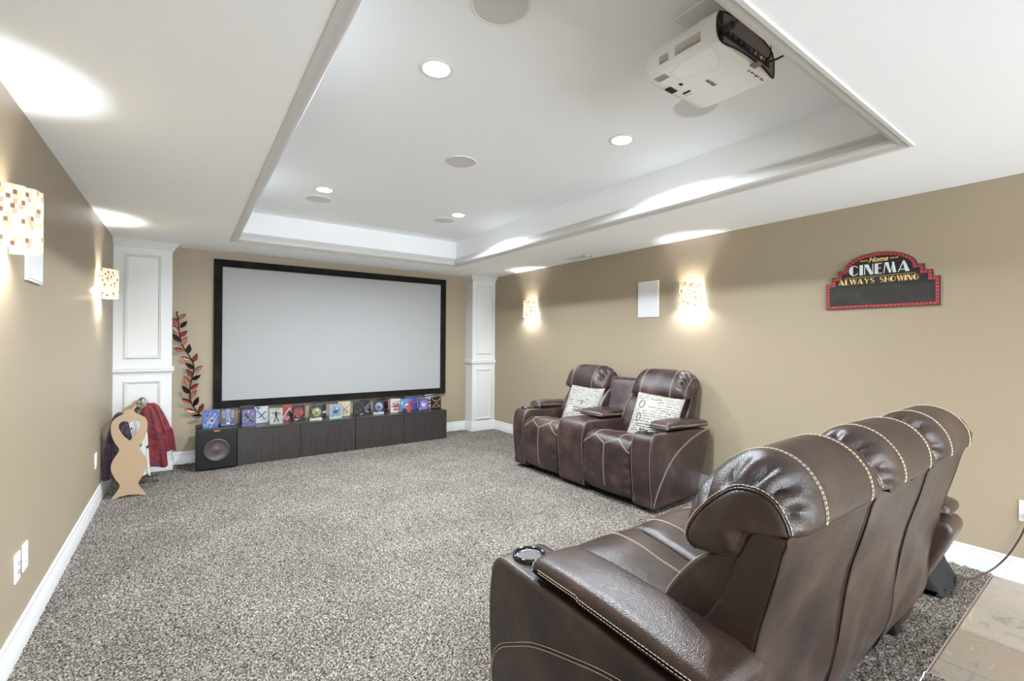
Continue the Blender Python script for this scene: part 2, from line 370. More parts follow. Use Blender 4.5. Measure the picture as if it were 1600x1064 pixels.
# ---- columns
def column(name, x0, x1, open_left, open_right, label):
    t = thing(name, None, None, ((x0+x1)/2, (CFY+YB)/2, 0)); t['kind'] = 'structure'; t['label'] = label
    cx, cy = (x0+x1)/2, (CFY+YB)/2
    def L(mb, nm, m='trim', sm=None):
        o = mb.build(nm, m, None, sm); o.data.transform(Matrix.Translation((-cx, -cy, 0))); o.parent = t; return o
    L(MB().box(x0, x1, CFY, YB, 0, H), 'shaft')
    def wrap(prof, nm):
        pts = []
        if open_left: pts += [(x0, YB), (x0, CFY), (x1, CFY)]
        else: pts += [(x0, CFY), (x1, CFY), (x1, YB)]
        P = [Vector((x, y, 0)) for x, y in pts]; v = []; f = []; n = len(prof)
        for i, p in enumerate(P):
            d0 = (P[i]-P[i-1]).normalized() if i else None; d1 = (P[i+1]-P[i]).normalized() if i < 2 else None
            n0 = Vector((d0.y, -d0.x, 0)) if d0 else None; n1 = Vector((d1.y, -d1.x, 0)) if d1 else None
            if n0 and n1: m = (n0+n1).normalized(); m /= m.dot(n0)
            else: m = n0 or n1
            v += [p+m*o+Vector((0, 0, z)) for o, z in prof]
        for i in range(2):
            for k in range(n): f.append((i*n+k, i*n+(k+1) % n, (i+1)*n+(k+1) % n, (i+1)*n+k))
        f += [tuple(range(n)), tuple(2*n+k for k in range(n))]
        o = mk(nm, v, f, 'trim', smooth=30); o.data.transform(Matrix.Translation((-cx, -cy, 0))); o.parent = t
    wrap(BB, 'base_moulding')
    wrap([(0, 1.005), (.006, 1.005), (.008, 1.018), (.018, 1.024), (.022, 1.036), (.016, 1.046), (.02, 1.052), (.02, 1.066), (.012, 1.074), (0, 1.076)], 'chair_rail')
    wrap([(0, H-.085), (.008, H-.085), (.010, H-.072), (.018, H-.066), (.026, H-.046), (.045, H-.03), (.055, H-.012), (.066, H-.008), (.066, H-.001), (0, H-.001)], 'crown_moulding')
    w = x1-x0; a, b = x0+w*.19, x1-w*.19
    for z0, z1 in ((1.165, 2.20), (.182, .935)):
        v = []; f = []; pr = [(0, 0), (0, -.016), (.006, -.018), (.012, -.010), (.018, -.012), (.024, -.004), (.026, 0)]; n = len(pr)
        for o, y in pr: v += [(a+o, CFY+y, z0+o), (b-o, CFY+y, z0+o), (b-o, CFY+y, z1-o), (a+o, CFY+y, z1-o)]
        for i in range(n-1):
            for k in range(4): f.append((i*4+k, i*4+(k+1) % 4, (i+1)*4+(k+1) % 4, (i+1)*4+k))
        o = mk('panel_moulding', v, f, 'trim', smooth=25); o.data.transform(Matrix.Translation((-cx, -cy, 0))); o.parent = t
        vv = MB().box(a+.026, b-.026, CFY-.003, CFY, z0+.026, z1-.026); L(vv, 'panel')
    return t
column('column', XL, CLX, False, True, 'white panelled corner column beside the coat rack')
column('column', CRX, XR, True, False, 'white panelled corner column nearest the loveseat')
# ---- carpet
def carpet():
    rs = np.random.RandomState(3); v = []; f = []
    def patch(x0, x1, y0, y1, st, amp):
        nx, ny = int((x1-x0)/st)+1, int((y1-y0)/st)+1
        X, Y = np.meshgrid(np.linspace(x0, x1, nx), np.linspace(y0, y1, ny)); Z = rs.rand(ny, nx)
        Z = .6*Z+.4*(np.roll(Z, 1, 0)+np.roll(Z, 1, 1))/2
        X = X+(rs.rand(ny, nx)-.5)*st*.7; Y = Y+(rs.rand(ny, nx)-.5)*st*.7
        X = np.clip(X, x0, x1); Y = np.clip(Y, y0, y1)
        b = sum(len(k) for k in v); v.append(np.c_[X.ravel(), Y.ravel(), (Z*amp).ravel()])
        i = np.arange(ny*nx).reshape(ny, nx)+b
        f.append(np.c_[i[:-1, :-1].ravel(), i[:-1, 1:].ravel(), i[1:, 1:].ravel(), i[1:, :-1].ravel()])
    patch(XL, XR, .53, CFY+.2, .0095, .017)
    patch(XL, 2.49, YR, .53, .02, .017)
    V = np.concatenate(v); Q = np.concatenate(f)
    me = bpy.data.meshes.new('floor'); me.vertices.add(len(V)); me.vertices.foreach_set('co', V.ravel())
    me.loops.add(Q.size); me.loops.foreach_set('vertex_index', Q.ravel().astype(np.int32)); me.polygons.add(len(Q))
    me.polygons.foreach_set('loop_start', np.arange(0, Q.size, 4, dtype=np.int32))
    me.update(calc_edges=True); me.materials.append(MATS['carpet'])
    me.polygons.foreach_set('use_smooth', [True]*len(Q))
    o = bpy.data.objects.new('floor', me); C.objects.link(o); struct(o, 'speckled grey beige pile carpet')
carpet()
# ---- tiles
tf = struct(MB().box(2.49, XR, YR, .53, -.03, -.002).build('tile_floor', 'grout'), 'brown slate look floor tiles at the carpet edge')
def tiles():
    cols = [2.495, 2.652, 3.002, 3.356, 3.706, XR-.003]
    for i in range(len(cols)-1):
        a, b = cols[i]+.002, cols[i+1]-.002; y = .527
        first = (.318, .143, -.03, .318, .143)[i]; ys = [y, first]
        while ys[-1] > -.75: ys.append(ys[-1]-.352)
        for k in range(len(ys)-1):
            y1, y0 = ys[k]-.002, ys[k+1]+.002
            mb = MB(); mb.rbox(a-(a+b)/2, b-(a+b)/2, y0-(y0+y1)/2, y1-(y0+y1)/2, -.012, .0, .002, 1)
            o = mb.build('tile', 'stone_tile', tf); o.location = ((a+b)/2, (y0+y1)/2, .004)
tiles()
struct(MB().rbox(2.489, XR-.015, .527, .534, -.002, .010, .002, 1).build('trim_2', 'taupe'), 'pale metal edge strip between carpet and tile')
# ================================================================== CEILING FIXTURES
def downlight(x, y, z, power, label):
    t = thing('recessed_light', label, 'ceiling light', (x, y, z), 0, 'recessed ceiling lights')
    MB().lathe([(.062, -.002), (.064, -.006), (.078, -.006), (.084, -.001), (.084, 0)], 40).build('trim_ring', 'white_plastic', t, 40)
    MB().lathe([(0, -.001), (.03, -.0015), (.062, -.002)], 40).build('lens', 'lamp_glow', t, 40)
    l = bpy.data.lights.new('recessed_lamp', 'AREA'); l.shape = 'DISK'; l.size = .12; l.energy = power; l.color = LAMP_COL; l.spread = math.radians(152)
    lo = bpy.data.objects.new('recessed_lamp', l); C.objects.link(lo); lo.parent = t; lo.location = (0, 0, -.012)
for x, y, lb in ((.965, 1.985, 'lit recessed ceiling light nearest the camera on the left of the tray'), (2.27, 1.975, 'lit recessed ceiling light beside the projector'),
                 (.965, 4.155, 'lit recessed ceiling light at the far left of the tray'), (2.28, 4.155, 'lit recessed ceiling light at the far right of the tray')):
    downlight(x, y, ZT, DOWNLIGHT_W, lb)
for x, lb in ((.4, 'left'), (2.6, 'right')): downlight(x, -1.3, H, REAR_FILL_W, 'added unseen fill light in the low ceiling behind the sofa, on the %s' % lb)  # unseen fill lights, added behind the camera to brighten the room
for x, y, lb in ((.98, 1.46, 'round flush ceiling speaker at the top edge of the picture'), (1.616, 2.915, 'round flush ceiling speaker alone in the middle of the tray'),
                 (.988, 4.465, 'round flush ceiling speaker at the far left of the tray'), (2.257, 4.43, 'round flush ceiling speaker at the far right of the tray'), (2.279, 1.46, 'round flush ceiling speaker half hidden behind the projector')):
    t = thing('ceiling_speaker', lb, 'speaker', (x, y, ZT), 0, 'round ceiling speakers')
    MB().lathe([(.108, -.004), (.11, -.007), (.117, -.005), (.118, 0)], 40).build('rim', 'white_plastic', t, 40)
    MB().lathe([(0, -.006), (.06, -.0058), (.108, -.004)], 40).build('grille', 'grille', t, 40)
def vent():
    t = thing('ceiling_vent', 'small white air vent in the low ceiling by the right wall', 'vent', (3.70, 3.86, H))
    mb = MB(); a, b = .065, .155
    for x0, x1, y0, y1 in ((-a, a, -b, -b+.018), (-a, a, b-.018, b), (-a, -a+.018, -b, b), (a-.018, a, -b, b)): mb.box(x0, x1, y0, y1, -.008, 0)
    mb.build('frame', 'vent', t)
    MB().box(-a+.018, a-.018, -b+.018, b-.018, -.002, 0).build('opening', 'slot', t)
    for k in range(5):
        y = -.115+k*.0575; o = MB().add([(-.045, -.012, -.002), (.045, -.012, -.002), (.045, .014, -.009), (-.045, .014, -.009), (-.045, -.012, -.0005), (.045, -.012, -.0005), (.045, .014, -.0075), (-.045, .014, -.0075)],
            [(0, 1, 2, 3), (4, 5, 6, 7), (0, 1, 5, 4), (1, 2, 6, 5), (2, 3, 7, 6), (3, 0, 4, 7)]).build('slat', 'vent', t); o.location = (0, y, 0)
vent()
# ================================================================== PROJECTOR
def projector():
    ox, oy = 1.712, 1.04
    t = thing('projector', 'white video projector hanging upside down from the ceiling tray', 'projector', (ox, oy, ZT))
    prof = [(-.205, 2.432), (-.190, 2.421), (-.1, 2.419), (0, 2.419), (.1, 2.419), (.190, 2.421), (.205, 2.432), (.211, 2.47), (.208, 2.508), (.185, 2.535), (.1, 2.556), (0, 2.562), (-.1, 2.556), (-.185, 2.535), (-.208, 2.508), (-.211, 2.47)]
    base = cr([(a, b-ZT) for a, b in prof], 72)
    def pf(y):
        k = max(0, (y-.05)/.13); P = base.copy(); P[:, 0] *= 1-.08*k**2.4; P[:, 1] = -.175+(P[:, 1]+.175)*(1-.10*k**3); return P
    sw = Sweep(pf, -.155, .182, .006, .04, 72, 16); o = sw.build('body', 'white_plastic', t, 40)
    o.data.transform(Matrix(((0, 1, 0, 0), (1, 0, 0, 0), (0, 0, 1, 0), (0, 0, 0, 1))))
    bm = bmesh.new(); bm.from_mesh(o.data); bmesh.ops.recalc_face_normals(bm, faces=bm.faces); bm.to_mesh(o.data); bm.free()
    Pl = lambda a, b, q: (a, q, b-ZT)
    rear = cr([(-.200, 2.440), (-.188, 2.428), (-.150, 2.426), (-.07, 2.438), (.03, 2.442), (.12, 2.438), (.19, 2.424), (.204, 2.43), (.206, 2.47), (.202, 2.502), (.18, 2.526), (.1, 2.546), (0, 2.552), (-.1, 2.548), (-.18, 2.53), (-.202, 2.505), (-.206, 2.47)], 60)
    rp = MB().prism([tuple(p) for p in rear], -.1575, -.150, Pl).build('rear_panel', 'taupe', t, 30)
    rim = MB().tube([Pl(a, b, -.157) for a, b in rear], .0035, 6, True).build('rear_rim', 'dark_metal', rp, 60)
    MB().box(-.165, .165, -.160, -.157, 2.452-ZT, 2.482-ZT).build('port_strip', 'slot', rp)
    for k, (x, c) in enumerate(((-.13, 'slot'), (-.10, 'black_plastic'), (-.06, 'black_plastic'), (-.02, 'black_plastic'), (.02, 'led_blue'), (.05, 'sign_yellow'), (.075, 'sign_red'), (.095, 'white_plastic'), (.115, 'led_green'))):
        m = {'led_blue': 'blue_plastic', 'led_green': 'leaf_orange'}.get(c, c)
        mb = MB()
        if k < 4: mb.rbox(x-.012, x+.012, -.165, -.158, 2.459-ZT, 2.474-ZT, .002, 1)
        else: mb.lathe([(.0, .006), (.006, .006), (.007, 0), (.007, -.002)], 12, Matrix.Translation((x, -.158, 2.466-ZT)) @ Matrix.Rotation(PI/2, 4, 'X'))
        mb.build('socket', 'black_plastic' if k < 4 else m, rp)
    MB().box(-.195, -.172, -.160, -.157, 2.485-ZT, 2.528-ZT).build('socket', 'slot', rp)
    MB().box(-.195, -.172, -.160, -.157, 2.432-ZT, 2.476-ZT).build('socket', 'slot', rp)
    MB().box(-.14, -.112, -.1595, -.157, 2.485-ZT, 2.496-ZT).build('label_plate', 'white_plastic', rp)
    mb = MB().rbox(-.196, -.170, -.205, -.158, 2.447-ZT, 2.470-ZT, .004, 1).build('power_plug', 'black_plastic', t, 40)
    MB().tube([(-.183, -.200, 2.458-ZT), (-.178, -.225, 2.47-ZT), (-.15, -.245, 2.50-ZT), (-.10, -.255, 2.53-ZT), (-.05, -.25, 2.56-ZT), (-.02, -.20, 2.60-ZT), (-.01, -.09, 2.635-ZT)], .0045, 8).build('power_cable', 'black_plastic', t, 60)
    MB().tube([(.135, -.158, 2.462-ZT), (.14, -.20, 2.458-ZT), (.165, -.225, 2.475-ZT), (.185, -.235, 2.51-ZT), (.16, -.22, 2.56-ZT), (.08, -.14, 2.63-ZT), (.03, -.06, 2.645-ZT)], .0042, 8).build('video_cable', 'black_plastic', t, 60)
    MB().tube([(.145, -.160, 2.478-ZT), (.146, -.172, 2.484-ZT), (.147, -.174, 2.53-ZT)], [.005, .0045, .0015], 8).build('antenna', 'black_plastic', t, 60)
    MB().box(.03, .065, -.185, -.150, 2.4165-ZT, 2.4195-ZT).build('latch_tab', 'taupe', t)
    # lens ring and feet at the front, hatch outlines, vents, lettering on the side that faces down
    MB().lathe([(.035, .0), (.05, .004), (.055, .016), (.05, .024), (.03, .024), (0, .018)], 32, Matrix.Translation((.07, .155, -.165)) @ Matrix.Rotation(-PI/2, 4, 'X')).build('lens_ring', 'white_plastic', t, 40)
    zb = 2.4185-ZT
    pl = lambda a, b, q: (a, b, zb-q)
    hatch = cr([(-.19, .0), (-.19, -.115), (-.17, -.125), (-.14, -.12), (-.07, -.085), (-.05, -.07), (-.06, -.03), (-.08, .02), (-.10, .055), (-.13, .06), (-.17, .05)], 50)
    mb = MB().tube([pl(a, b, .0003) for a, b in hatch], .0007, 4, True); mb.build('hatch_seam', 'grille', t)
    mb = MB(); mb.rbox(-.085, -.035, .118, .146, zb-.003, zb+.004, .002, 1); mb.build('foot_recess', 'slot', t)
    MB().rbox(-.076, -.056, .075, .088, zb-.002, zb+.003, .002, 1).build('foot_recess', 'slot', t)
    MB().rbox(.0, .012, .085, .12, zb-.002, zb+.003, .002, 1).build('foot_recess', 'slot', t)
    MB().rbox(.024, .034, .09, .125, zb-.002, zb+.003, .002, 1).build('lens_lever', 'grille', t)
    # printed words
    def put(txt, size, x, y, bold=0):
        v, f = text_mesh(txt, size, bold=bold); return [(x-a, y+b, zb-.0012) for a, b, c in v], f
    mb = MB(); v, f = put('EPSON', .021, .02, .0, .0006); mb.add(v, f); mb.build('brand_lettering', 'slot', t, fix=False)
    mb = MB()
    for k in range(7): mb.box(.06+k*.018, .06+k*.018+(.011 if k % 2 else .006), -.135, -.129+(.003 if k % 3 == 0 else 0), zb-.001, zb)
    tag(mb.build('port_lettering', 'slot', t), None, None, None, 'stuff')
    rr = random.Random(8); mb = MB()
    def para(x0, y0, n, w, horizontal):
        for r_ in range(n):
            u = 0
            while u < w:
                q = rr.uniform(.003, .009)
                mb.box(x0+r_*.0055, x0+r_*.0055+.0022, y0+u, y0+min(u+q, w), zb-.001, zb); u += q+.002
    para(-.185, .075, 7, .05, 0)
    tag(mb.build('rating_label', 'taupe', t), None, None, None, 'stuff')
    mb = MB()
    for r_ in range(6):
        u = 0
        while u < .105:
            q = rr.uniform(.003, .009); zz = 2.447+r_*.0062-ZT
            mb.box(-.2118, -.2095, -.095+u, -.095+min(u+q, .105), zz, zz+.0026); u += q+.002
    for r_ in range(5):
        u = 0
        while u < .04:
            q = rr.uniform(.003, .008); zz = 2.447+r_*.0062-ZT
            mb.box(-.2118, -.2085, .04+u, .04+min(u+q, .04), zz, zz+.0026); u += q+.002
    tag(mb.build('warning_label', 'taupe', t), None, None, None, 'stuff')
    # mount
    MB().rbox(-.13, .09, -.075, .075, -.012, 0, .006, 2).build('ceiling_plate', 'white_plastic', t, 40)
    MB().lathe([(.05, -.012), (.048, -.02), (.022, -.03), (.022, -.11)], 24).build('mount_pole', 'white_plastic', t, 40)
    MB().rbox(-.10, .10, -.05, .05, -.114, -.098, .006, 2).build('mount_bracket', 'white_plastic', t, 40)
    for a, b in ((-.09, -.04), (.09, .04)): MB().lathe([(.012, -.115), (.012, -.098)], 12, Matrix.Translation((a, b, 0))).build('mount_bolt', 'chrome', t)
projector()
# ================================================================== SCREEN
def screen():
    t = thing('projection_screen', 'wide fixed projection screen with black velvet frame', 'screen', (1.68, YB, .588))
    w, h, b = 2.862/2, 1.665, .08
    MB().box(-w+.03, w-.03, -.028, -.002, .03, h-.03).build('screen_surface', 'screen', t)
    def bar(pts, nm):
        mb = MB(); mb.prism(pts, -.045, -.001, lambda a, z, q: (a, q, z)); mb.build(nm, 'velvet', t)
    bar([(-w, 0), (w, 0), (w-b, b), (-w+b, b)], 'frame_bar'); bar([(-w, h), (w, h), (w-b, h-b), (-w+b, h-b)], 'frame_bar')
    bar([(-w, 0), (-w+b, b), (-w+b, h-b), (-w, h)], 'frame_bar'); bar([(w, 0), (w-b, b), (w-b, h-b), (w, h)], 'frame_bar')
screen()
# ================================================================== CABINETS + SUBWOOFER
def cabinets():
    for x0, lb in ((.452, 'dark brown two door media cabinet next to the subwoofer'), (1.702, 'dark brown two door media cabinet nearest the right column')):
        x1 = x0+1.245; t = thing('media_cabinet', lb, 'cabinet', ((x0+x1)/2, 5.86, 0), 0, 'low media cabinets'); w = (x1-x0)/2
        MB().rbox(-w, w, -.18, .18, .0, .383, .002, 1).build('body', 'cabinet', t)
        MB().rbox(-w, w, -.2, .18, .384, .402, .0015, 1).build('top_panel', 'cabinet', t)
        for a, b in ((-w+.001, -.002), (.002, w-.001)): MB().rbox(a, b, -.2, -.181, .006, .382, .0015, 1).build('door', 'cabinet', t)
        if x0 < 1:
            MB().box(-.19, -.175, -.2015, -.2, .235, .238).add([(-.165, -.2016, .236), (-.155, -.2016, .236), (-.155, -.2016, .239), (-.165, -.2016, .239)], [(0, 1, 2, 3)]).build('scratch_mark', 'chrome', t)
cabinets()
def subwoofer():
    t = thing('subwoofer', 'black cube subwoofer with round cone beside the media cabinets', 'speaker', (.266, 5.78, 0)); w = .18
    for a in (-.13, .13):
        for b in (-.13, .13): MB().lathe([(.0, 0), (.018, 0), (.02, .012), (.02, .02)], 12, Matrix.Translation((a, b, 0))).build('foot', 'black_plastic', t)
    MB().rbox(-w, w, -.16, .18, .018, .437, .006, 2).build('cabinet', 'black_plastic', t, 40)
    MB().rbox(-w+.004, w-.004, -.18, -.160, .024, .425, .008, 2).build('grille', 'black_fabric', t, 40)
    d = MB().lathe([(.118, .0), (.116, .004), (.104, .008), (.098, .004), (.06, .001), (.035, .0015), (.02, .004), (0, .006)], 48, Matrix.Translation((0, -.181, .215)) @ Matrix.Rotation(PI/2, 4, 'X')).build('cone', 'cone', t, 40)
    MB().lathe([(.121, 0), (.119, .006), (.115, .006), (.114, 0)], 48, Matrix.Translation((0, -.1805, .215)) @ Matrix.Rotation(PI/2, 4, 'X')).build('cone_surround', 'black_plastic', d, 40)
    MB().rbox(-.028, .028, -.184, -.178, .405, .418, .002, 1).build('badge', 'copper', t)
subwoofer()
# ---- film cases
def sc(r, g, b): return srgb(*[(c*.8+(r+g+b)/3*.2)*.84 for c in (r, g, b)])
CASES = [  # x, y, w, h, ztop, yaw, (bg), art list, label, shellcolour
 (.21, 5.533+.09, .138, .179, .437, .12, (62, 104, 190), 'swirl', ((150, 190, 235), (200, 170, 150), (30, 40, 90)), 'blue film case leaning at the front left corner of the subwoofer'),
 (.232, 5.80, .145, .169, .437, .05, (96, 108, 190), 'bands', ((160, 160, 215), (60, 70, 150)), 'violet blue film case behind the front case on the subwoofer'),
 (.37, 5.70, .132, .182, .437, -.02, (70, 40, 44), 'pillar', ((60, 130, 205), (160, 110, 96), (225, 230, 240)), 'maroon film case with blue central column on the subwoofer'),
 (.575, 5.975, .144, .205, .402, .0, (30, 30, 30), 'bands', ((60, 60, 58), (20, 20, 20)), 'dark tall film case behind the green and purple one'),
 (.567, 5.735, .138, .190, .402, .06, (112, 92, 160), 'shards', ((66, 170, 76), (40, 40, 56), (205, 200, 215)), 'purple and green film case at the left end of the cabinets'),
 (.706, 5.905, .142, .191, .402, .08, (214, 218, 222), 'shards', ((60, 66, 84), (130, 140, 160)), 'pale film case with slate diagonal splashes'),
 (.834, 5.735, .137, .183, .402, .04, (186, 184, 176), 'cross', ((22, 22, 24),), 'silver film case with black ink mark'),
 (.985, 5.915, .118, .186, .402, .0, (196, 44, 46), 'swirl', ((236, 220, 216), (40, 20, 22)), 'bright red film case with white curl'),
 (1.087, 5.833, .140, .176, .402, .0, (40, 32, 34), 'mask', ((196, 62, 62), (220, 150, 140)), 'black film case with red angular pattern'),
 (1.258, 5.735, .142, .176, .402, .0, (54, 60, 40), 'disc', ((176, 152, 112), (96, 150, 50), (225, 220, 205)), 'olive film case with tan round blob'),
 (1.355, 5.965, .148, .176, .402, .0, (58, 58, 62), 'bands', ((200, 200, 205), (90, 90, 96)), 'grey film case half hidden behind the olive one'),
 (1.482, 5.74, .144, .180, .402, .0, (150, 172, 194), 'disc', ((112, 134, 164), (60, 76, 100), (190, 222, 214)), 'pale blue film case with a grey disc'),
 (1.623, 5.874, .150, .187, .402, .0, (222, 196, 150), 'shards', ((196, 96, 60), (110, 150, 205), (238, 226, 206)), 'sandy film case with orange and blue streaks'),
 (1.784, 5.811, .145, .171, .402, .0, (36, 36, 38), 'spots', ((120, 120, 124), (70, 70, 74)), 'black film case with faint grey specks'),
 (1.913, 5.94, .136, .177, .402, .0, (34, 34, 37), 'swirl', ((200, 200, 204), (110, 110, 116)), 'black film case with white swirl, behind the speckled one'),
 (2.027, 5.778, .140, .181, .402, .0, (48, 54, 72), 'disc', ((150, 156, 186), (90, 96, 126), (214, 216, 220)), 'slate blue film case with pale round glow'),
 (2.151, 5.966, .142, .175, .402, .0, (28, 26, 28), 'bands', ((190, 36, 40), (50, 44, 46)), 'black film case with red stripe'),
 (2.266, 5.80, .147, .185, .402, .0, (220, 212, 208), 'star', ((182, 34, 40), (236, 232, 228)), 'white film case with red starburst'),
 (2.385, 5.93, .116, .192, .402, .0, (40, 56, 46), 'bands', ((80, 96, 84), (30, 36, 34)), 'dark green film case peeking from behind the red starburst one'),
 (2.372, 5.72, .142, .184, .402, .0, (88, 148, 204), 'diag', ((214, 76, 74), (40, 44, 84)), 'film case split diagonally blue and red'),
 (2.517, 5.84, .144, .188, .402, .0, (58, 76, 176), 'swirl', ((96, 150, 220), (150, 50, 90)), 'royal blue film case with light streaks'),
 (2.636, 5.745, .150, .172, .402, .0, (86, 76, 164), 'disc', ((150, 146, 214), (226, 226, 246), (60, 56, 130)), 'purple film case with white glowing dome'),
 (2.845, 5.985, .152, .186, .402, .0, (226, 222, 218), 'bands', ((200, 52, 50), (60, 54, 54)), 'white and red film case at the back right end'),
 (2.835, 5.762, .155, .176, .402, .0, (34, 28, 27), 'bones', ((200, 150, 104), (150, 90, 60)), 'black film case with crossed tan bars at the right end'),
]
LOGOS = {8, 9, 13, 14, 15}
def cases():
    def ell(cx, cz, a, b, n=20, r=0): return [(cx+a*math.cos(2*PI*i/n)*math.cos(r)-b*math.sin(2*PI*i/n)*math.sin(r), cz+a*math.cos(2*PI*i/n)*math.sin(r)+b*math.sin(2*PI*i/n)*math.cos(r)) for i in range(n)]
    def bar(x0, z0, x1, z1, t):
        L = math.hypot(x1-x0, z1-z0); nx, nz = -(z1-z0)/L*t/2, (x1-x0)/L*t/2
        return [(x0+nx, z0+nz), (x1+nx, z1+nz), (x1-nx, z1-nz), (x0-nx, z0-nz)]
    for ci, (x, y, w, h, zt, yaw, bg, art, cols, label) in enumerate(CASES):
        rr = random.Random(ci*7+1); D = .014
        t = thing('film_case', label, 'film case', (x, y, zt), yaw, 'film cases along the cabinets'); t.rotation_euler.x = -.05
        t.location.z += .0
        mb = MB(); b2 = MB().rbox(-w/2, w/2, 0, D, 0, h, .003, 1); mb.v, mb.f = b2.v, b2.f; mb.c = [sc(*[int(k*.8) for k in bg])]*len(mb.f); mb.build('shell', 'print', t)
        mb = MB(); lay = [0]
        W2, x0 = w*.96, -w*.48; H2, z0 = h*.965, h*.018
        def P(poly, col):
            lay[0] += 1; q = -.0006-.00006*lay[0]
            pts = [(min(max(a, 0), 1), min(max(b, 0), 1)) for a, b in poly]
            mb.add([(x0+a*W2, q, z0+b*H2) for a, b in pts], [tuple(range(len(pts)))], sc(*col))
        P([(0, 0), (1, 0), (1, 1), (0, 1)], bg); c = list(cols)
        if art == 'swirl':
            for k in range(7):
                a = rr.uniform(0, 1); P(bar(a-.3, rr.random()*.3, a+.35, .6+rr.random()*.4, rr.uniform(.03, .10)), c[k % len(c)])
            P(ell(.62, .42, .22, .17, r=.5), c[1 % len(c)]); P(ell(.6, .44, .12, .08, r=.5), c[-1])
        if art == 'bands':
            for k in range(4): z = rr.random()*.85; P([(0, z), (1, z+.04), (1, z+.04+rr.uniform(.05, .16)), (0, z+rr.uniform(.05, .16))], c[k % len(c)])
        if art == 'pillar':
            P([(.34, 0), (.66, 0), (.66, 1), (.34, 1)], c[0]); P([(.06, .45), (.28, .45), (.28, .92), (.06, .92)], c[1]); P([(.72, .45), (.94, .45), (.94, .92), (.72, .92)], c[1])
            P([(.36, 0), (.64, 0), (.5, .35)], c[2]); P(ell(.5, .3, .05, .14), (40, 50, 90)); P([(0, 0), (1, 0), (1, .08), (0, .10)], (60, 90, 160))
        if art == 'shards':
            for k in range(9):
                a, b = rr.random(), rr.random(); q = rr.uniform(.1, .3); th = rr.uniform(0, 3)
                P([(a, b), (a+q*math.cos(th), b+q*math.sin(th)), (a+q*.5*math.cos(th+1), b+q*.6*math.sin(th+1))], c[k % len(c)])
            P(bar(.2, .75, .8, .2, .12), c[1 % len(c)]); P(bar(.3, .3, .85, .7, .07), c[0])
        if art == 'cross':
            P(ell(.5, .62, .10, .20), c[0]); P(bar(.18, .72, .84, .66, .05), c[0]); P(bar(.5, .5, .32, .12, .08), c[0]); P(bar(.5, .5, .70, .14, .08), c[0])
        if art == 'mask':
            P([(.2, .9), (.8, .9), (.9, .5), (.5, .1), (.1, .5)], c[0])
            for k in range(5): P([(.2+k*.14, .92), (.27+k*.14, .92), (.3+k*.1, .55)], bg)
            P([(.3, .5), (.46, .45), (.4, .4)], bg); P([(.7, .5), (.54, .45), (.6, .4)], bg); P([(.4, .25), (.6, .25), (.5, .18)], bg)
        if art == 'disc':
            P(ell(.55, .58, .36, .3), c[0]); P(ell(.5, .5, .2, .14), c[1]); P([(0, 0), (1, 0), (1, .16), (.6, .2), (.3, .14), (0, .22)], c[2]); P(ell(.62, .7, .1, .07), c[-1])
            for k in range(4): P(bar(.15+k*.2, .1, .17+k*.2, .3, .06), c[1])
        if art == 'spots':
            for k in range(12): P(ell(rr.random(), .25+rr.random()*.7, rr.uniform(.02, .1), rr.uniform(.02, .05), 10, rr.random()*3), c[k % 2])
        if art == 'star':
            P([(.5+(.46 if k % 2 == 0 else .2)*math.cos(k*PI/8+.2), .5+(.46 if k % 2 == 0 else .2)*math.sin(k*PI/8+.2)) for k in range(16)], c[0]); P(ell(.5, .66, .12, .16), c[1]); P(ell(.5, .5, .05, .3), c[0]); P(bar(.25, .2, .75, .2, .06), c[0])
            P(bar(.2, .32, .8, .34, .05), c[1])
        if art == 'diag':
            P([(1, 0), (1, 1), (.9, 1), (.35, 0)], c[0]); P([(.0, 0), (.7, 0), (.55, .25), (.25, .35)], c[1]); P([(0, .55), (.35, .75), (0, .85)], (190, 220, 240)); P(bar(.4, .55, .75, .6, .1), (235, 230, 235))
        if art == 'bones':
            P(bar(.05, .15, .95, .9, .07), c[0]); P(bar(.05, .9, .95, .15, .07), c[0]); P(ell(.5, .62, .17, .17), c[1]); P(bar(.25, .2, .75, .2, .1), c[1]); P(ell(.5, .6, .08, .06), bg)
        pal = c+[tuple(min(255, int(k*1.35)+12) for k in bg), tuple(int(k*.55) for k in bg)]
        for k in range(60):
            a, b, q, th = rr.random(), rr.random(), rr.uniform(.03, .12), rr.uniform(0, 6)
            P([(a, b), (a+q*math.cos(th), b+q*math.sin(th)), (a+q*.7*math.cos(th+.8), b+q*.7*math.sin(th+.8))], pal[k % len(pal)])
        if ci in LOGOS:
            lay[0] += 1
            for s_, zz in (('STAR', .115), ('WARS', .065)):
                v, f = text_mesh(s_, .062, bold=.002); mb.add([(x0+(.72+a*1.6)*W2 if ci != 8 else x0+(.3+a*1.6)*W2, -.0006-.00006*lay[0]-.0003, z0+(zz+b)*H2) for a, b, _ in v], f, sc(225, 225, 225))
        mb.build('cover_art', 'print', t, fix=False)
cases()
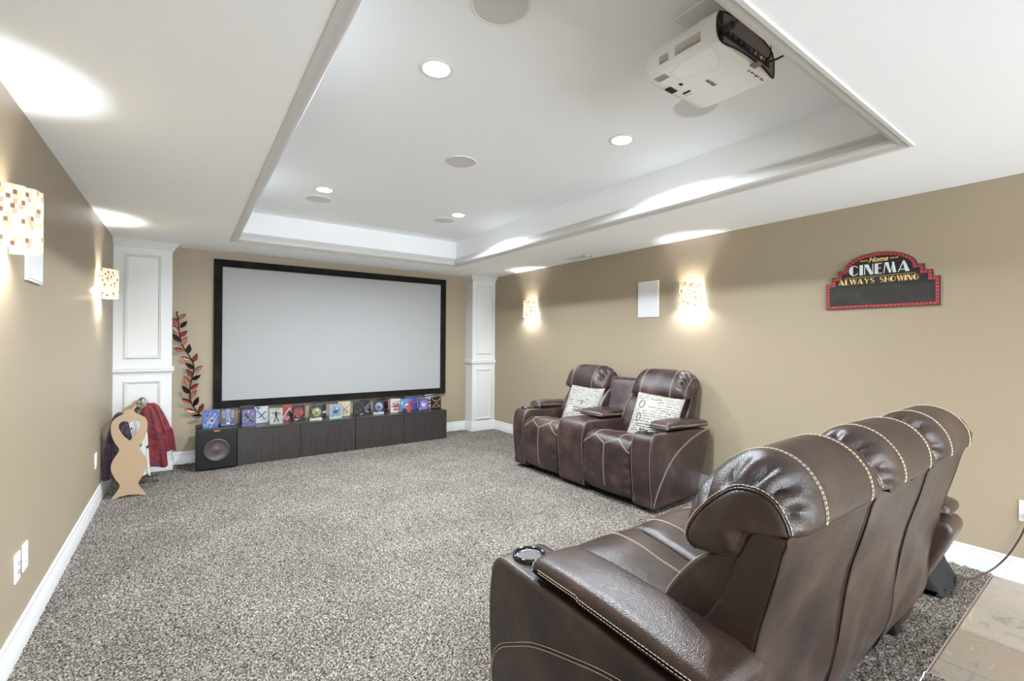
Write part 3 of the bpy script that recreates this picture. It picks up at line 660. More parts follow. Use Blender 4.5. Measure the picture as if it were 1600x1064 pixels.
# ================================================================== LEAF WALL ART
def leaf_art():
    yw = 6.035
    stem = [(-.081, 1.638), (-.066, 1.511), (-.052, 1.384), (-.022, 1.267), (.022, 1.192), (.061, 1.106), (.072, 1.03), (.055, .934), (.038, .827), (.042, .698), (.078, .609), (.132, .529)]
    lv = [('O', -.067, 1.571, -.005, 1.628), ('R', -.058, 1.507, -.121, 1.584), ('D', -.049, 1.48, .01, 1.552), ('O', -.057, 1.422, -.121, 1.506), ('R', -.054, 1.384, .012, 1.449), ('D', -.055, 1.327, -.118, 1.413), ('O', -.038, 1.291, .007, 1.381), ('R', -.02, 1.231, -.107, 1.261), ('D', .018, 1.201, .032, 1.304), ('O', .043, 1.132, -.047, 1.165), ('R', .066, 1.11, .1, 1.202), ('D', .07, 1.032, -.004, 1.103), ('O', .079, 1.008, .15, 1.069), ('R', .062, .942, .007, 1.036), ('D', .059, .916, .133, .969), ('O', .038, .855, -.01, .958), ('R', .042, .816, .114, .877), ('D', .03, .769, -.03, .86), ('O', .044, .719, .098, .809), ('R', .044, .668, -.036, .725), ('D', .074, .631, .113, .732), ('O', .089, .569, -.008, .605), ('R', .119, .558, .158, .655), ('D', .145, .517, .052, .529)]
    t = thing('leaf_wall_art', 'curving metal branch of red, orange and dark leaves on the wall', 'wall art', (.03, yw, .52))
    q = lambda x, z, y=0: (x-.03, y, z-.52)
    st = cr(stem, 60, False); MB().tube([q(a, b) for a, b in st], .0055, 8).build('stem', 'dark_metal', t, 60)
    MB().lathe([(0, .009), (.007, .006), (.009, 0), (.007, -.006), (0, -.009)], 12, Matrix.Translation(q(-.081, 1.645))).build('stem_knob', 'dark_metal', t, 60)
    for z in (1.3, .75):
        a = st[np.argmin(abs(st[:, 1]-z))]; MB().tube([q(a[0], a[1]), q(a[0], a[1], .034)], .004, 6).build('wall_standoff', 'dark_metal', t)
    for i, (c, x0, z0, x1, z1) in enumerate(lv):
        a = Vector(q(x0, z0, -.006)); b = Vector(q(x1, z1, -.012-.01*(i % 3))); d = b-a; L = d.length; u = d.normalized(); n = Vector((0, -1, 0)); w = u.cross(n).normalized(); n = w.cross(u)
        v = []; f = []; N = 10; wid = .215*L
        for k in range(N+1):
            s_ = k/N; hw = wid*math.sin(PI*min(max(s_, .0), 1)**.9)*.95+.0005
            for j in (-1, -.5, 0, .5, 1): v.append(a+u*L*s_+w*hw*j+n*(.012*(j*j)*math.sin(PI*s_)))
        m = len(v); v += [p-n*.0015 for p in v]
        for k in range(N):
            for j in range(4):
                p = k*5+j; f.append((p, p+1, p+6, p+5)); f.append((m+p, m+p+5, m+p+6, m+p+1))
        for k in range(N): f += [(k*5, k*5+5, m+k*5+5, m+k*5), (k*5+4, m+k*5+4, m+k*5+9, k*5+9)]
        o = mk('leaf', v, f, {'O': 'leaf_orange', 'R': 'leaf_red', 'D': 'leaf_dark'}[c], t, 60)
        edge = [v[k*5] for k in range(N+1)]+[v[k*5+4] for k in range(N, -1, -1)]
        mb = MB().tube(edge, .0018, 5, True); mb.tube([v[k*5+2]+n*.001 for k in range(N+1)], .0011, 5); mb.build('leaf_rim', 'dark_metal', o, 60)
leaf_art()
# ================================================================== SCONCES, WALL SPEAKERS, PLATES
def sconce(x, y, side, label):
    """side +1: on left wall facing +x; -1: right wall"""
    t = thing('wall_sconce', label, 'wall lamp', (x, y, 1.805), 0 if side > 0 else PI, 'mosaic shell wall sconces')
    MB().rbox(0, .014, -.055, .055, -.06, .06, .004, 2).build('backplate', 'chrome', t, 40)
    n = 28; v = []; f = []; uv = []
    for k, (z, dr) in enumerate(((-.115, 0), (.115, 0), (.115, -.004), (-.115, -.004))):
        for i in range(n+1):
            a = -PI/2+PI*i/n; v.append(((.112+dr)*math.cos(a)+.014, (.108+dr)*math.sin(a), z)); uv.append((i/n*.36, z+.5))
    for k in range(4):
        for i in range(n): j = (k+1) % 4; f.append((k*(n+1)+i, k*(n+1)+i+1, j*(n+1)+i+1, j*(n+1)+i))
    mk('shade', v, f, 'mosaic', t, 40, uvs=uv)
    MB().tube([(.01, 0, .02), (.044, 0, .0), (.05, 0, -.032)], .008, 8).build('lamp_holder', 'chrome', t, 50)
    MB().lathe([(0, -.03), (.006, -.026), (.011, -.01), (.012, .0), (.009, .02), (0, .028)], 20, Matrix.Translation((.05, 0, -.062))).build('bulb', 'lamp_glow', t, 60)
    l = bpy.data.lights.new('sconce_lamp', 'POINT'); l.energy = SCONCE_W; l.shadow_soft_size = .034; l.color = LAMP_COL
    lo = bpy.data.objects.new('sconce_lamp', l); C.objects.link(lo); lo.parent = t; lo.location = (.05, 0, -.062)
sconce(XL, 2.50, 1, 'lit mosaic sconce at the left edge of the picture'); sconce(XL, 4.95, 1, 'lit mosaic sconce on the left wall near the column')
sconce(XR, 2.505, -1, 'lit mosaic sconce between the white wall speaker and the cinema sign'); sconce(XR, 4.95, -1, 'lit mosaic sconce on the right wall nearest the column')
def wallspk(x, side, label):
    t = thing('wall_speaker', label, 'speaker', (x, 3.0, 1.80), 0 if side > 0 else PI, 'flush wall speakers')
    MB().rbox(0, .012, -.128, .128, -.185, .185, .003, 2).build('frame', 'white_plastic', t, 40)
    MB().rbox(.0122, .015, -.118, .118, -.175, .175, .001, 1).build('grille', 'grille', t, 40)
wallspk(XL, 1, 'white flush speaker behind the left sconce'); wallspk(XR, -1, 'white flush speaker on the right wall')
def plate(x, y, z, side, label, kind):
    t = thing('outlet_plate', label, 'wall plate', (x, y, z), 0 if side > 0 else PI)
    MB().rbox(0, .007, -.037, .037, -.06, .06, .003, 2).build('cover', 'white_plastic', t, 40)
    if kind == 'duplex':
        for dz in (-.022, .022):
            o = MB().rbox(.0065, .009, -.017, .017, dz-.015, dz+.015, .001, 1).build('receptacle', 'white_plastic', t)
            MB().box(.0088, .0094, -.009, -.006, dz-.005, dz+.005).box(.0088, .0094, .006, .009, dz-.005, dz+.005).build('slots', 'slot', o)
    else:
        for dz in (-.018, .018): MB().lathe([(.009, 0), (.009, .004), (.005, .005), (.005, .009), (0, .009)], 16, Matrix.Translation((.006, 0, dz)) @ Matrix.Rotation(PI/2, 4, 'Y')).build('jack', 'chrome', t)
    MB().lathe([(0, .003), (.003, .002), (.003, 0)], 10, Matrix.Translation((.006, 0, 0)) @ Matrix.Rotation(PI/2, 4, 'Y')).build('screw', 'white_plastic', t)
plate(XL, 2.785, .387, 1, 'white jack plate on the left wall, nearer of the pair', 'jack'); plate(XL, 2.90, .39, 1, 'white outlet plate on the left wall, farther of the pair', 'duplex')
plate(XL, 4.85, .39, 1, 'white outlet plate behind the coat rack', 'duplex'); plate(XR, .39, .415, -1, 'white outlet on the right wall with a cord plugged in', 'duplex')
# ================================================================== CINEMA SIGN
def deco(ch):
    """art deco capitals, unit height; returns polygons, width"""
    T, B = .07, .30
    def arc(cx, cy, rx, ry, a0, a1, n=14): return [(cx+rx*math.cos(math.radians(a0+(a1-a0)*i/n)), cy+ry*math.sin(math.radians(a0+(a1-a0)*i/n))) for i in range(n+1)]
    def ring(cx, cy, rx, ry, a0, a1, t): return arc(cx, cy, rx, ry, a0, a1)+arc(cx, cy, rx-t, ry-t, a1, a0)
    R = lambda x0, y0, x1, y1: [(x0, y0), (x1, y0), (x1, y1), (x0, y1)]
    if ch == 'C': return [arc(.46, .5, .46, .5, 100, 260), ring(.46, .5, .46, .5, 35, 105, T), ring(.46, .5, .46, .5, 255, 325, T)], .85
    if ch == 'G': return [arc(.46, .5, .46, .5, 100, 260), ring(.46, .5, .46, .5, 35, 105, T), ring(.46, .5, .46, .5, 255, 360, T), R(.6, .42, .92, .5)], .95
    if ch == 'O': return [arc(.48, .5, .48, .5, 100, 260), ring(.48, .5, .48, .5, -105, 105, T)], .98
    if ch == 'I': return [R(0, 0, B, 1)], B
    if ch == 'N': return [R(0, 0, T, 1), [(0, 1), (B*1.15, 1), (.78, 0), (.78-B*.9, 0)], R(.78-T, 0, .78, 1)], .78
    if ch == 'E': return [R(0, 0, B, 1), R(B, 0, .62, T), R(B, .93, .62, 1), R(B, .5, .55, .57)], .62
    if ch == 'M': return [[(0, 0), (T, 0), (.2, 1), (.12, 1)], [(.12, 1), (.42, 1), (.62, 0), (.5, 0)], [(.56, 0), (.62, 0), (.86, 1), (.8, 1)], [(.72, 1), (.88, 1), (1.08, 0), (.80, 0)]], 1.08
    if ch == 'A': return [[(0, 0), (T, 0), (.5, 1), (.42, 1)], [(.36, 1), (.54, 1), (.95, 0), (.6, 0)], R(.2, .18, .62, .25)], .95
    if ch == 'L': return [R(0, 0, B, 1), R(B, 0, .6, T)], .6
    if ch == 'W': return [[(0, 1), (B, 1), (.48, 0), (.36, 0)], [(.42, 0), (.48, 0), (.66, 1), (.6, 1)], [(.55, 1), (.82, 1), (.95, 0), (.84, 0)], [(.9, 0), (.96, 0), (1.14, 1), (1.07, 1)]], 1.14
    if ch == 'Y': return [[(0, 1), (B, 1), (.52, .42), (.36, .42)], [(.44, .42), (.52, .42), (.82, 1), (.75, 1)], R(.36, 0, .52, .44)], .82
    if ch == 'H': return [R(0, 0, B, 1), R(.68, 0, .75, 1), R(B, .47, .7, .54)], .75
    if ch == 'S':
        return [ring(.36, .74, .34, .26, 30, 180, T), ring(.36, .26, .34, .26, -150, 0, T), [(.02, .74), (.09, .6), (.5, .33), (.70, .26), (.66, .46), (.28, .66), (.22, .86), (.06, .86)]], .72
    return [], .4
def sign():
    z0 = 1.608; yc = 1.079
    t = thing('cinema_sign', 'arched black and red home cinema chalkboard sign on the wall', 'sign', (XR, yc, z0))
    # u to the right in view = -y ; normal = -x
    pl = lambda u, z, q: (-q, -u, z)
    hw = .3135; arc = [(-.205*math.cos(PI*i/20) if False else .200*math.cos(PI*(1-i/20)), .272+.108*math.sin(PI*(1-i/20))) for i in range(21)]
    half = [(-hw, 0), (-hw, .186), (-.278, .186), (-.278, .230), (-.238, .230), (-.238, .272)]
    outer = half+arc+[(-a, b) for a, b in reversed(half)]
    def inset(poly, d):
        n = len(poly); out = []
        for i in range(n):
            p0, p1, p2 = Vector(poly[i-1]), Vector(poly[i]), Vector(poly[(i+1) % n]); e0 = (p1-p0).normalized(); e1 = (p2-p1).normalized()
            n0 = Vector((e0.y, -e0.x)); n1 = Vector((e1.y, -e1.x)); m = n0+n1; m = m.normalized() if m.length > 1e-6 else n0; k = d/max(m.dot(n0), .5); q = p1+m*k; out.append((q.x, q.y))
        return out
    A = sum(outer[i-1][0]*outer[i][1]-outer[i][0]*outer[i-1][1] for i in range(len(outer))); sg = 1 if A < 0 else -1
    MB().prism(outer, .004, .016, pl).build('board', 'sign_black', t)
    i1, i2 = inset(outer, .005*sg), inset(outer, .021*sg); n = len(outer)
    v = [pl(a, b, .0175) for a, b in i1]+[pl(a, b, .0175) for a, b in i2]+[pl(a, b, .016) for a, b in i1]+[pl(a, b, .016) for a, b in i2]
    f = []
    for i in range(n): j = (i+1) % n; f += [(i, j, n+j, n+i), (2*n+i, i, j, 2*n+j)[0:4], (n+i, n+j, 3*n+j, 3*n+i)]
    mk('border', v, f, 'sign_red', t)
    mid = inset(outer, .013*sg); mb = MB(); P = resample([(a, b, 0) for a, b in mid+[mid[0]]], .0225)
    for a, b, _ in P: mb.lathe([(0, .0022), (.0040, .0016), (.0046, 0)], 8, Matrix.Translation(pl(a, b, .0175)) @ Matrix.Rotation(-PI/2, 4, 'Y'))
    tag(mb.build('bulb_dots', 'sign_black', t), None, None, None, 'stuff')
    MB().prism([(-.288, .024), (.288, .024), (.288, .150), (-.288, .150)], .016, .0172, pl).build('chalk_panel', 'chalkboard', t)
    def word(w, u0, u1, zb, hgt, m, nm, gap=.12):
        L = [deco(c) for c in w]; tot = sum(k[1] for k in L)+gap*(len(w)-1); s = (u1-u0)/tot; x = u0; mb = MB(); k2 = 0
        for polys, wd in L:
            for p in polys: k2 += 1; mb.prism([(x+a*s, zb+b*hgt) for a, b in p], .016, .0176+.00003*(k2 % 7), pl)
            x += (wd+gap)*s
        mb.build(nm, m, t)
    word('CINEMA', -.172, .165, .232, .072, 'sign_white', 'cinema_lettering', .13)
    word('ALWAYS', -.235, -.022, .172, .036, 'sign_yellow', 'always_lettering', .12); word('SHOWING', .005, .212, .172, .036, 'sign_yellow', 'showing_lettering', .12)
    MB().prism([(-.2, .2165), (.195, .2165), (.195, .2185), (-.2, .2185)], .016, .0172, pl).build('rule_line', 'sign_yellow', t)
    v, f = text_mesh('Home', .046, bold=.0012, shear=.35); MB().add([pl(a*.92-.005, .331+b, .0176) for a, b, c in v], f).build('home_lettering', 'sign_yellow', t, fix=False)
    mb = MB()
    for s in (-1, 1):
        mb.tube([pl(s*.06, .33, .0175), pl(s*.075, .336, .0175), pl(s*.088, .328, .0175), pl(s*.098, .331, .0175)], .0014, 5)
        mb.tube([pl(s*.06, .33, .0175), pl(s*.075, .326, .0175), pl(s*.088, .332, .0175), pl(s*.098, .331, .0175)], .0011, 5); mb.lathe([(0, .003), (.005, .001), (.005, 0)], 8, Matrix.Translation(pl(s*.1, .331, .016)) @ Matrix.Rotation(-PI/2, 4, 'Y'))
    mb.build('flourish', 'sign_yellow', t)
    MB().tube([pl(.262, .150, .0178), pl(.268, .142, .0178), pl(.28, .135, .0178), pl(.281, .06, .0178), pl(.272, .052, .0178), pl(.264, .04, .0178)], .002, 5).build('hanging_clip', 'black_plastic', t)
sign()
# ================================================================== RECLINERS
HEAD_END = np.array([(.033, .952), (.038, .979), (.057, 1.01), (.084, 1.028), (.126, 1.033), (.165, 1.022), (.21, .984), (.247, .94), (.274, .896), (.277, .867), (.257, .851), (.209, .856), (.15, .871), (.125, .925), (.09, .942), (.05, .948)])
HEAD_MID = np.array([(.018, .950), (.012, .985), (.026, 1.035), (.066, 1.082), (.125, 1.103), (.187, 1.091), (.242, 1.046), (.287, .982), (.312, .915), (.312, .870), (.285, .838), (.22, .838), (.15, .862), (.125, .922), (.09, .94), (.05, .946)])
def headrest(x0, x1, m, parent, seed):
    A, B = cr(HEAD_END, 96), cr(HEAD_MID, 96); ang = np.linspace(0, 1, 96); rs = np.random.RandomState(seed)
    ph = rs.rand(6)*6.28
    def ease(k): k = min(max(k, 0), 1); return 1-(1-k)**2.4
    def prof(x):
        e = min(x-x0, x1-x); k = ease(e/.13); return A*(1-k)+B*k
    def disp(x, P):
        left = x-x0 < x1-x; e = min(x-x0, x1-x); p = ph[0] if left else ph[1]
        win = math.exp(-((e-.03)/.035)**2)*(1-math.exp(-(e/.008)**2)); top = np.clip((P[:, 1]-.93)/.05, 0, 1)
        w = np.sin(ang*2*PI*12+p+1.2*np.sin(ang*19+p)+e*22)
        fold = -.016*np.clip(w, 0, 1)**2.5+.008*np.clip(-w, 0, 1)
        return win*top*fold+.0015*np.sin(x*9+ph[2])*np.sin(ang*25+ph[3])
    ex = [x0+k for k in np.linspace(.004, .13, 22)]+[x1-k for k in np.linspace(.004, .13, 22)]
    sw = Sweep(prof, x0, x1, .004, .004, 96, 10, disp, ex); o = sw.build('headrest', m, parent, 55)
    # puffed end panels
    for xe, sgn in ((x0, -1), (x1, 1)):
        R = sw.ring(xe); cen = np.array([.165, .935]); v = []; f = []
        for k, s_ in enumerate((1.0, .985, .95, .85, .7, .5, .25)):
            bul = .016*(1-s_**2)**.6 - (.003 if k == 1 else 0)
            for q in R:
                d, z = cen+(q[1:]-cen)*s_; crs = .003*math.sin(d*55+xe*9)*(1-s_)*3; v.append((xe+sgn*(bul+crs), d, z))
        n = 96; K = 7
        for i in range(K-1):
            for k in range(n): f.append((i*n+k, i*n+(k+1) % n, (i+1)*n+(k+1) % n, (i+1)*n+k))
        f.append(tuple((K-1)*n+k for k in range(n))); mk('end_panel', v, f, m, o, 60)
    mb = MB(); i0 = sw.idx((x0+x1)/2, .02, .955); i1 = sw.idx((x0+x1)/2, .31, .86)
    if i1 < i0: i1 += 96
    for xx in (x0+.125, x0+.133, x1-.125, x1-.133): stitch(mb, sw.path(xx, i0+1, i1, .0012))
    for xx in (x0+.0015, x1-.0015): stitch(mb, sw.path(xx, i0+1, i1, .004))
    tag(mb.build('stitching', 'thread', o), None, None, None, 'stuff')
    for xx in (x0, x1): MB().tube(sw.path(xx, i0+1, i1, .0015), .0028, 6).build('piping', m, o, 60)
    return o
BACK = [(.045, .942), (.055, .90), (.066, .85), (.084, .78), (.105, .70), (.124, .60), (.137, .5), (.150, .4), (.172, .3), (.205, .21), (.233, .150), (.25, .140), (.30, .138), (.42, .14), (.41, .3), (.36, .46), (.295, .6), (.223, .704), (.184, .781), (.156, .864), (.13, .925), (.10, .944)]
LUMB = [(.150, .880), (.195, .862), (.25, .822), (.305, .765), (.345, .700), (.375, .64), (.41, .55), (.41, .49), (.36, .46), (.28, .5), (.225, .6), (.175, .70), (.145, .79)]
SEAT = [(.37, .485), (.5, .508), (.66, .538), (.78, .560), (.86, .562), (.91, .543), (.938, .50), (.948, .44), (.952, .34), (.945, .22), (.925, .12), (.895, .078), (.84, .07), (.7, .075), (.55, .09), (.42, .12), (.37, .3)]
ARM = [(.895, .045), (.912, .13), (.930, .26), (.940, .40), (.938, .50), (.922, .585), (.897, .618), (.86, .633), (.80, .631), (.70, .628), (.5, .625), (.3, .615), (.12, .600), (.085, .585), (.078, .55), (.105, .48), (.155, .36), (.225, .2), (.262, .06), (.29, .045), (.5, .045), (.7, .045)]
def pad_prof(f0): return [(f0-.012, .640), (f0, .648), (f0+.004, .668), (f0-.012, .686), (f0-.055, .696), (.5, .698), (.3, .688), (.15, .672), (.10, .660), (.088, .640), (.095, .622), (.13, .618), (.3, .624), (.5, .633)]
def pad(x0, x1, f0, m, t):
    def bow(x, P):
        k = (x-(x0+x1)/2)/((x1-x0)/2); return np.where(P[:, 1] > .655, .008*(1-k*k), 0)
    sw = Sweep(pad_prof(f0), x0, x1, .026, None, 72, 10, bow); o = sw.build('armrest_pad', m, t, 60); mb = MB()
    for zz, w in ((.672, .0), (.663, .0)):
        for s, xe in ((-1, x0), (1, x1)):
            line = [Vector((xe+s*(.0008)+(-s)*(.026-math.sqrt(max(.026**2-(.026-.012)**2, 0)))*0, d, zz-.028*(f0-d)/f0*(1 if d < .5 else .3))) for d in np.linspace(.11, f0-.03, 60)]
            stitch(mb, [p+Vector((s*.0006, 0, 0)) for p in line])
        i = sw.idx((x0+x1)/2, f0+.004, zz); stitch(mb, [sw.at(x, i, .001) for x in np.linspace(x0+.004, x1-.004, 30)])
    tag(mb.build('stitching', 'thread', o), None, None, None, 'stuff'); return o
def arm(x0, x1, m, t, outer, f0=.706, cup=True, padw=None, name='arm'):
    sw = Sweep(ARM, x0, x1, .022, None, 120, 8); o = sw.build(name, m, t, 50); mb = MB()
    i0, i1 = sw.idx(x0, .90, .06), sw.idx(x0, .70, .628)
    for xx in (x0+.012, x1-.012): stitch(mb, sw.path(xx, i0, i1, .0012))
    if outer:
        xe = x0 if outer < 0 else x1; s = outer
        if m == 'leather': cv = cr([(.925, .20), (.90, .29), (.86, .345), (.78, .395), (.675, .449), (.526, .496), (.38, .534), (.2, .56)], 80, False)
        else: cv = cr([(.90, .07), (.86, .16), (.80, .25), (.70, .37), (.58, .46), (.42, .535), (.25, .585), (.11, .61)], 80, False)
        for off in (0, .011): stitch(mb, [Vector((xe+s*.0012, d-off*.3, z-off)) for d, z in cv])
        pb = MB().tube([(xe+s*.0002, d-.0016, z-.0055) for d, z in cv], .0022, 5); pb.build('piping', m, o, 60)
    tag(mb.build('stitching', 'thread', o), None, None, None, 'stuff')
    a, b = padw or (x0+.006, x1-.006)
    pad(a, b, f0, m, t)
    if cup:
        cx = (x0+x1)/2; k = thing_part('cup_holder', t, (cx+.012*outer, .817, .632))
        MB().lathe([(.042, -.004), (.044, .008), (.049, .013), (.055, .011), (.057, .0), (.057, -.006)], 36).build_into(k, 'black_gloss')
        MB().lathe([(.043, .006), (.041, -.002), (.038, .0035), (.0, .003)], 36).build('cup_liner', 'chrome', k, 40)
        MB().lathe([(.039, .0035), (.040, .0055), (.043, .0055), (.043, .003)], 24, None, 2.2, 4.2).build('light_ring', 'led_blue' if m == 'leather' else 'led_green', k)
        MB().lathe([(.0, .003), (.007, .003), (.008, 0)], 12, Matrix.Translation((.035, -.05, .0005))).build('power_button', 'led_blue', k)
    return o
def thing_part(name, parent, loc):
    me = bpy.data.meshes.new(name); o = bpy.data.objects.new(name, me); C.objects.link(o); o.parent = parent; o.location = loc; return o
def build_into(self, o, m):
    o.data.from_pydata([tuple(map(float, p)) for p in self.v], [], self.f); o.data.materials.append(MATS[m])
    o.data.polygons.foreach_set('use_smooth', [True]*len(o.data.polygons)); return o
MB.build_into = build_into
def seat(x0, x1, m, t, seed):
    rs = np.random.RandomState(seed); ph = rs.rand(4)*6
    n = 110; ang = np.linspace(0, 1, n)
    def crown(x, P):
        k = (x-(x0+x1)/2)/((x1-x0)/2); top = np.clip((P[:, 1]-.47)/.04, 0, 1)
        e = min(x-x0, x1-x); wr = .004*math.exp(-((e-.02)/.03)**2)*np.sin(P[:, 1]*70+ph[0]+3*np.sin(P[:, 0]*20))*np.clip((P[:, 0]-.8)/.05, 0, 1)
        return .012*(1-k*k)*top+.010*(1-k*k)*(1-top)*(P[:, 0] > .85)+wr+.0012*np.sin(P[:, 0]*40+x*18+ph[1])*top
    sw = Sweep(SEAT, x0, x1, .03, None, n, 26, crown); o = sw.build('seat', m, t, 60); mb = MB(); w = x1-x0
    iF = sw.idx(0, .86, .562); iT = sw.idx(0, .45, .50); iE = sw.idx(0, .948, .44); iB = sw.idx(0, .925, .12)
    st = 1 if iE > iF else -1
    per = np.linalg.norm(np.diff(sw.prof(x0), axis=0), axis=1).mean()
    W_ = [(0.0, .150), (.14, .115), (.27, .055), (.40, .095), (.5, .125), (.60, .095), (.73, .055), (.86, .115), (1.0, .150)]
    W_ = [(0.0, .15), (.25, .055), (.5, .115), (.75, .055), (1.0, .15)]
    dense = []
    for (u0, s0), (u1, s1) in zip(W_[:-1], W_[1:]):
        for q in np.linspace(0, 1, 24, endpoint=False): dense.append((u0+(u1-u0)*q, s0+(s1-s0)*q))
    dense.append(W_[-1])
    for off in (-.0035, .0035):
        stitch(mb, [sw.at(x0+.004+u*(w-.008), iF+st*(s+off)/per, .0012) for u, s in dense])
        for u in (.25, .75): stitch(mb, [sw.at(x0+u*w+off, k, .0012) for k in np.linspace(iF+st*.055/per, iT, 60)])
        stitch(mb, [sw.at(x0+.5*w+off, k, .0012) for k in np.linspace(iF+st*.115/per, iB, 60)])
    tag(mb.build('stitching', 'thread', o), None, None, None, 'stuff'); return o
def lumbar(x0, x1, m, t, seed):
    def crown(x, P):
        k = (x-(x0+x1)/2)/((x1-x0)/2); return .016*(1-k*k)*np.clip((P[:, 0]-.2)/.05, 0, 1)+.0015*np.sin(P[:, 1]*60+x*12)
    sw = Sweep(LUMB, x0, x1, .012, None, 64, 14, crown); o = sw.build('back_cushion', m, t, 60); mb = MB()
    i0, i1 = sw.idx(0, .165, .868), sw.idx(0, .395, .56)
    for xx in (x0+.012, x0+.017, x1-.012, x1-.017): stitch(mb, sw.path(xx, i0, i1, .0012))
    tag(mb.build('stitching', 'thread', o), None, None, None, 'stuff')
def backshell(x0, x1, m, t, seed):
    ph = np.random.RandomState(seed).rand(3)*6
    def dr(x, P):
        k = (x-x0)/(x1-x0); back = (P[:, 0] < .27) & (P[:, 1] > .1); low = np.clip((.75-P[:, 1])/.4, 0, 1)
        return np.where(back, low*(.007*np.sin(k*7+P[:, 1]*9+ph[0])+.004*np.sin(k*15-P[:, 1]*14+ph[1]))*np.clip((P[:, 1]-.14)/.15, 0, 1), 0)
    sw = Sweep(BACK, x0, x1, .010, None, 100, 22, dr); o = sw.build('back_panel', m, t, 45)
    i0, i1 = sw.idx(0, .045, .942), sw.idx(0, .195, .20)
    for xx in (x0+.004, x1-.004): MB().tube(sw.path(xx, i0, i1, .0015), .0028, 6).build('piping', m, o, 60)
    MB().tube([sw.at(x, sw.idx(0, .048, .935), .002) for x in np.linspace(x0+.004, x1-.004, 12)], .003, 6).build('piping', m, o, 60)
def feet(t, xs):
    for x in xs:
        for d in (.30, .80): MB().rbox(x-.03, x+.03, d-.03, d+.03, 0, .05, .004, 1).build('foot', 'black_plastic', t)
def sofa():
    t = thing('reclining_sofa', 'three seat dark brown leather reclining sofa seen from behind', 'sofa', (1.85, .40, 0)); m = 'leather'
    MB().rbox(-.96, .96, .28, .86, .05, .12, .01, 1).build('base', 'black_fabric', t); feet(t, (-.85, 0, .85))
    arm(-.99, -.787, m, t, -1); arm(.787, .99, m, t, 1)
    for k, (a, b) in enumerate(((-.785, -.275), (-.271, .262), (.266, .785))): seat(a, b, m, t, k); lumbar(a-.02, b+.0, m, t, k)
    for k, (a, b) in enumerate(((-.822, -.286), (-.272, .258), (.272, .808))): headrest(a, b, m, t, k+3); backshell(a+.012, b-.004, m, t, k+2)
    for x in (-.2, 0, .2): MB().rbox(x-.02, x+.02, .022, .05, .936, .952, .004, 1).build('headrest_hinge', 'black_plastic', t)
sofa()
def loveseat():
    t = thing('reclining_loveseat', 'two seat reddish brown leather reclining loveseat with console against the right wall', 'sofa', (3.853, 3.155, 0), PI/2+math.radians(1.2)); m = 'leather_red'
    MB().rbox(-.86, .86, .28, .86, .05, .12, .01, 1).build('base', 'black_fabric', t); feet(t, (-.75, 0, .75))
    arm(-.895, -.695, m, t, -1); arm(.695, .895, m, t, 1); arm(-.165, .175, m, t, 0, .66, False, (-.145, .155), 'console')
    for k, (a, b) in enumerate(((-.693, -.168), (.178, .693))): seat(a, b, m, t, k+9); lumbar(a-.03, b+.03, m, t, k)
    for k, (a, b) in enumerate(((-.765, -.185), (.195, .755))): headrest(a, b, m, t, k+13); backshell(a+.01, b-.01, m, t, k+5)
    sw = Sweep([(.05, .93), (.06, .975), (.10, .99), (.145, .975), (.17, .93), (.20, .85), (.25, .72), (.29, .62), (.27, .58), (.2, .5), (.16, .45), (.12, .6), (.08, .78)], -.178, .188, .014, None, 64, 12); o = sw.build('console_back', m, t, 55)
    mb = MB(); i0, i1 = sw.idx(0, .06, .975), sw.idx(0, .29, .62)
    for xx in (-.166, .176): stitch(mb, sw.path(xx, i0, i1, .0012))
    tag(mb.build('stitching', 'thread', o), None, None, None, 'stuff')
loveseat()
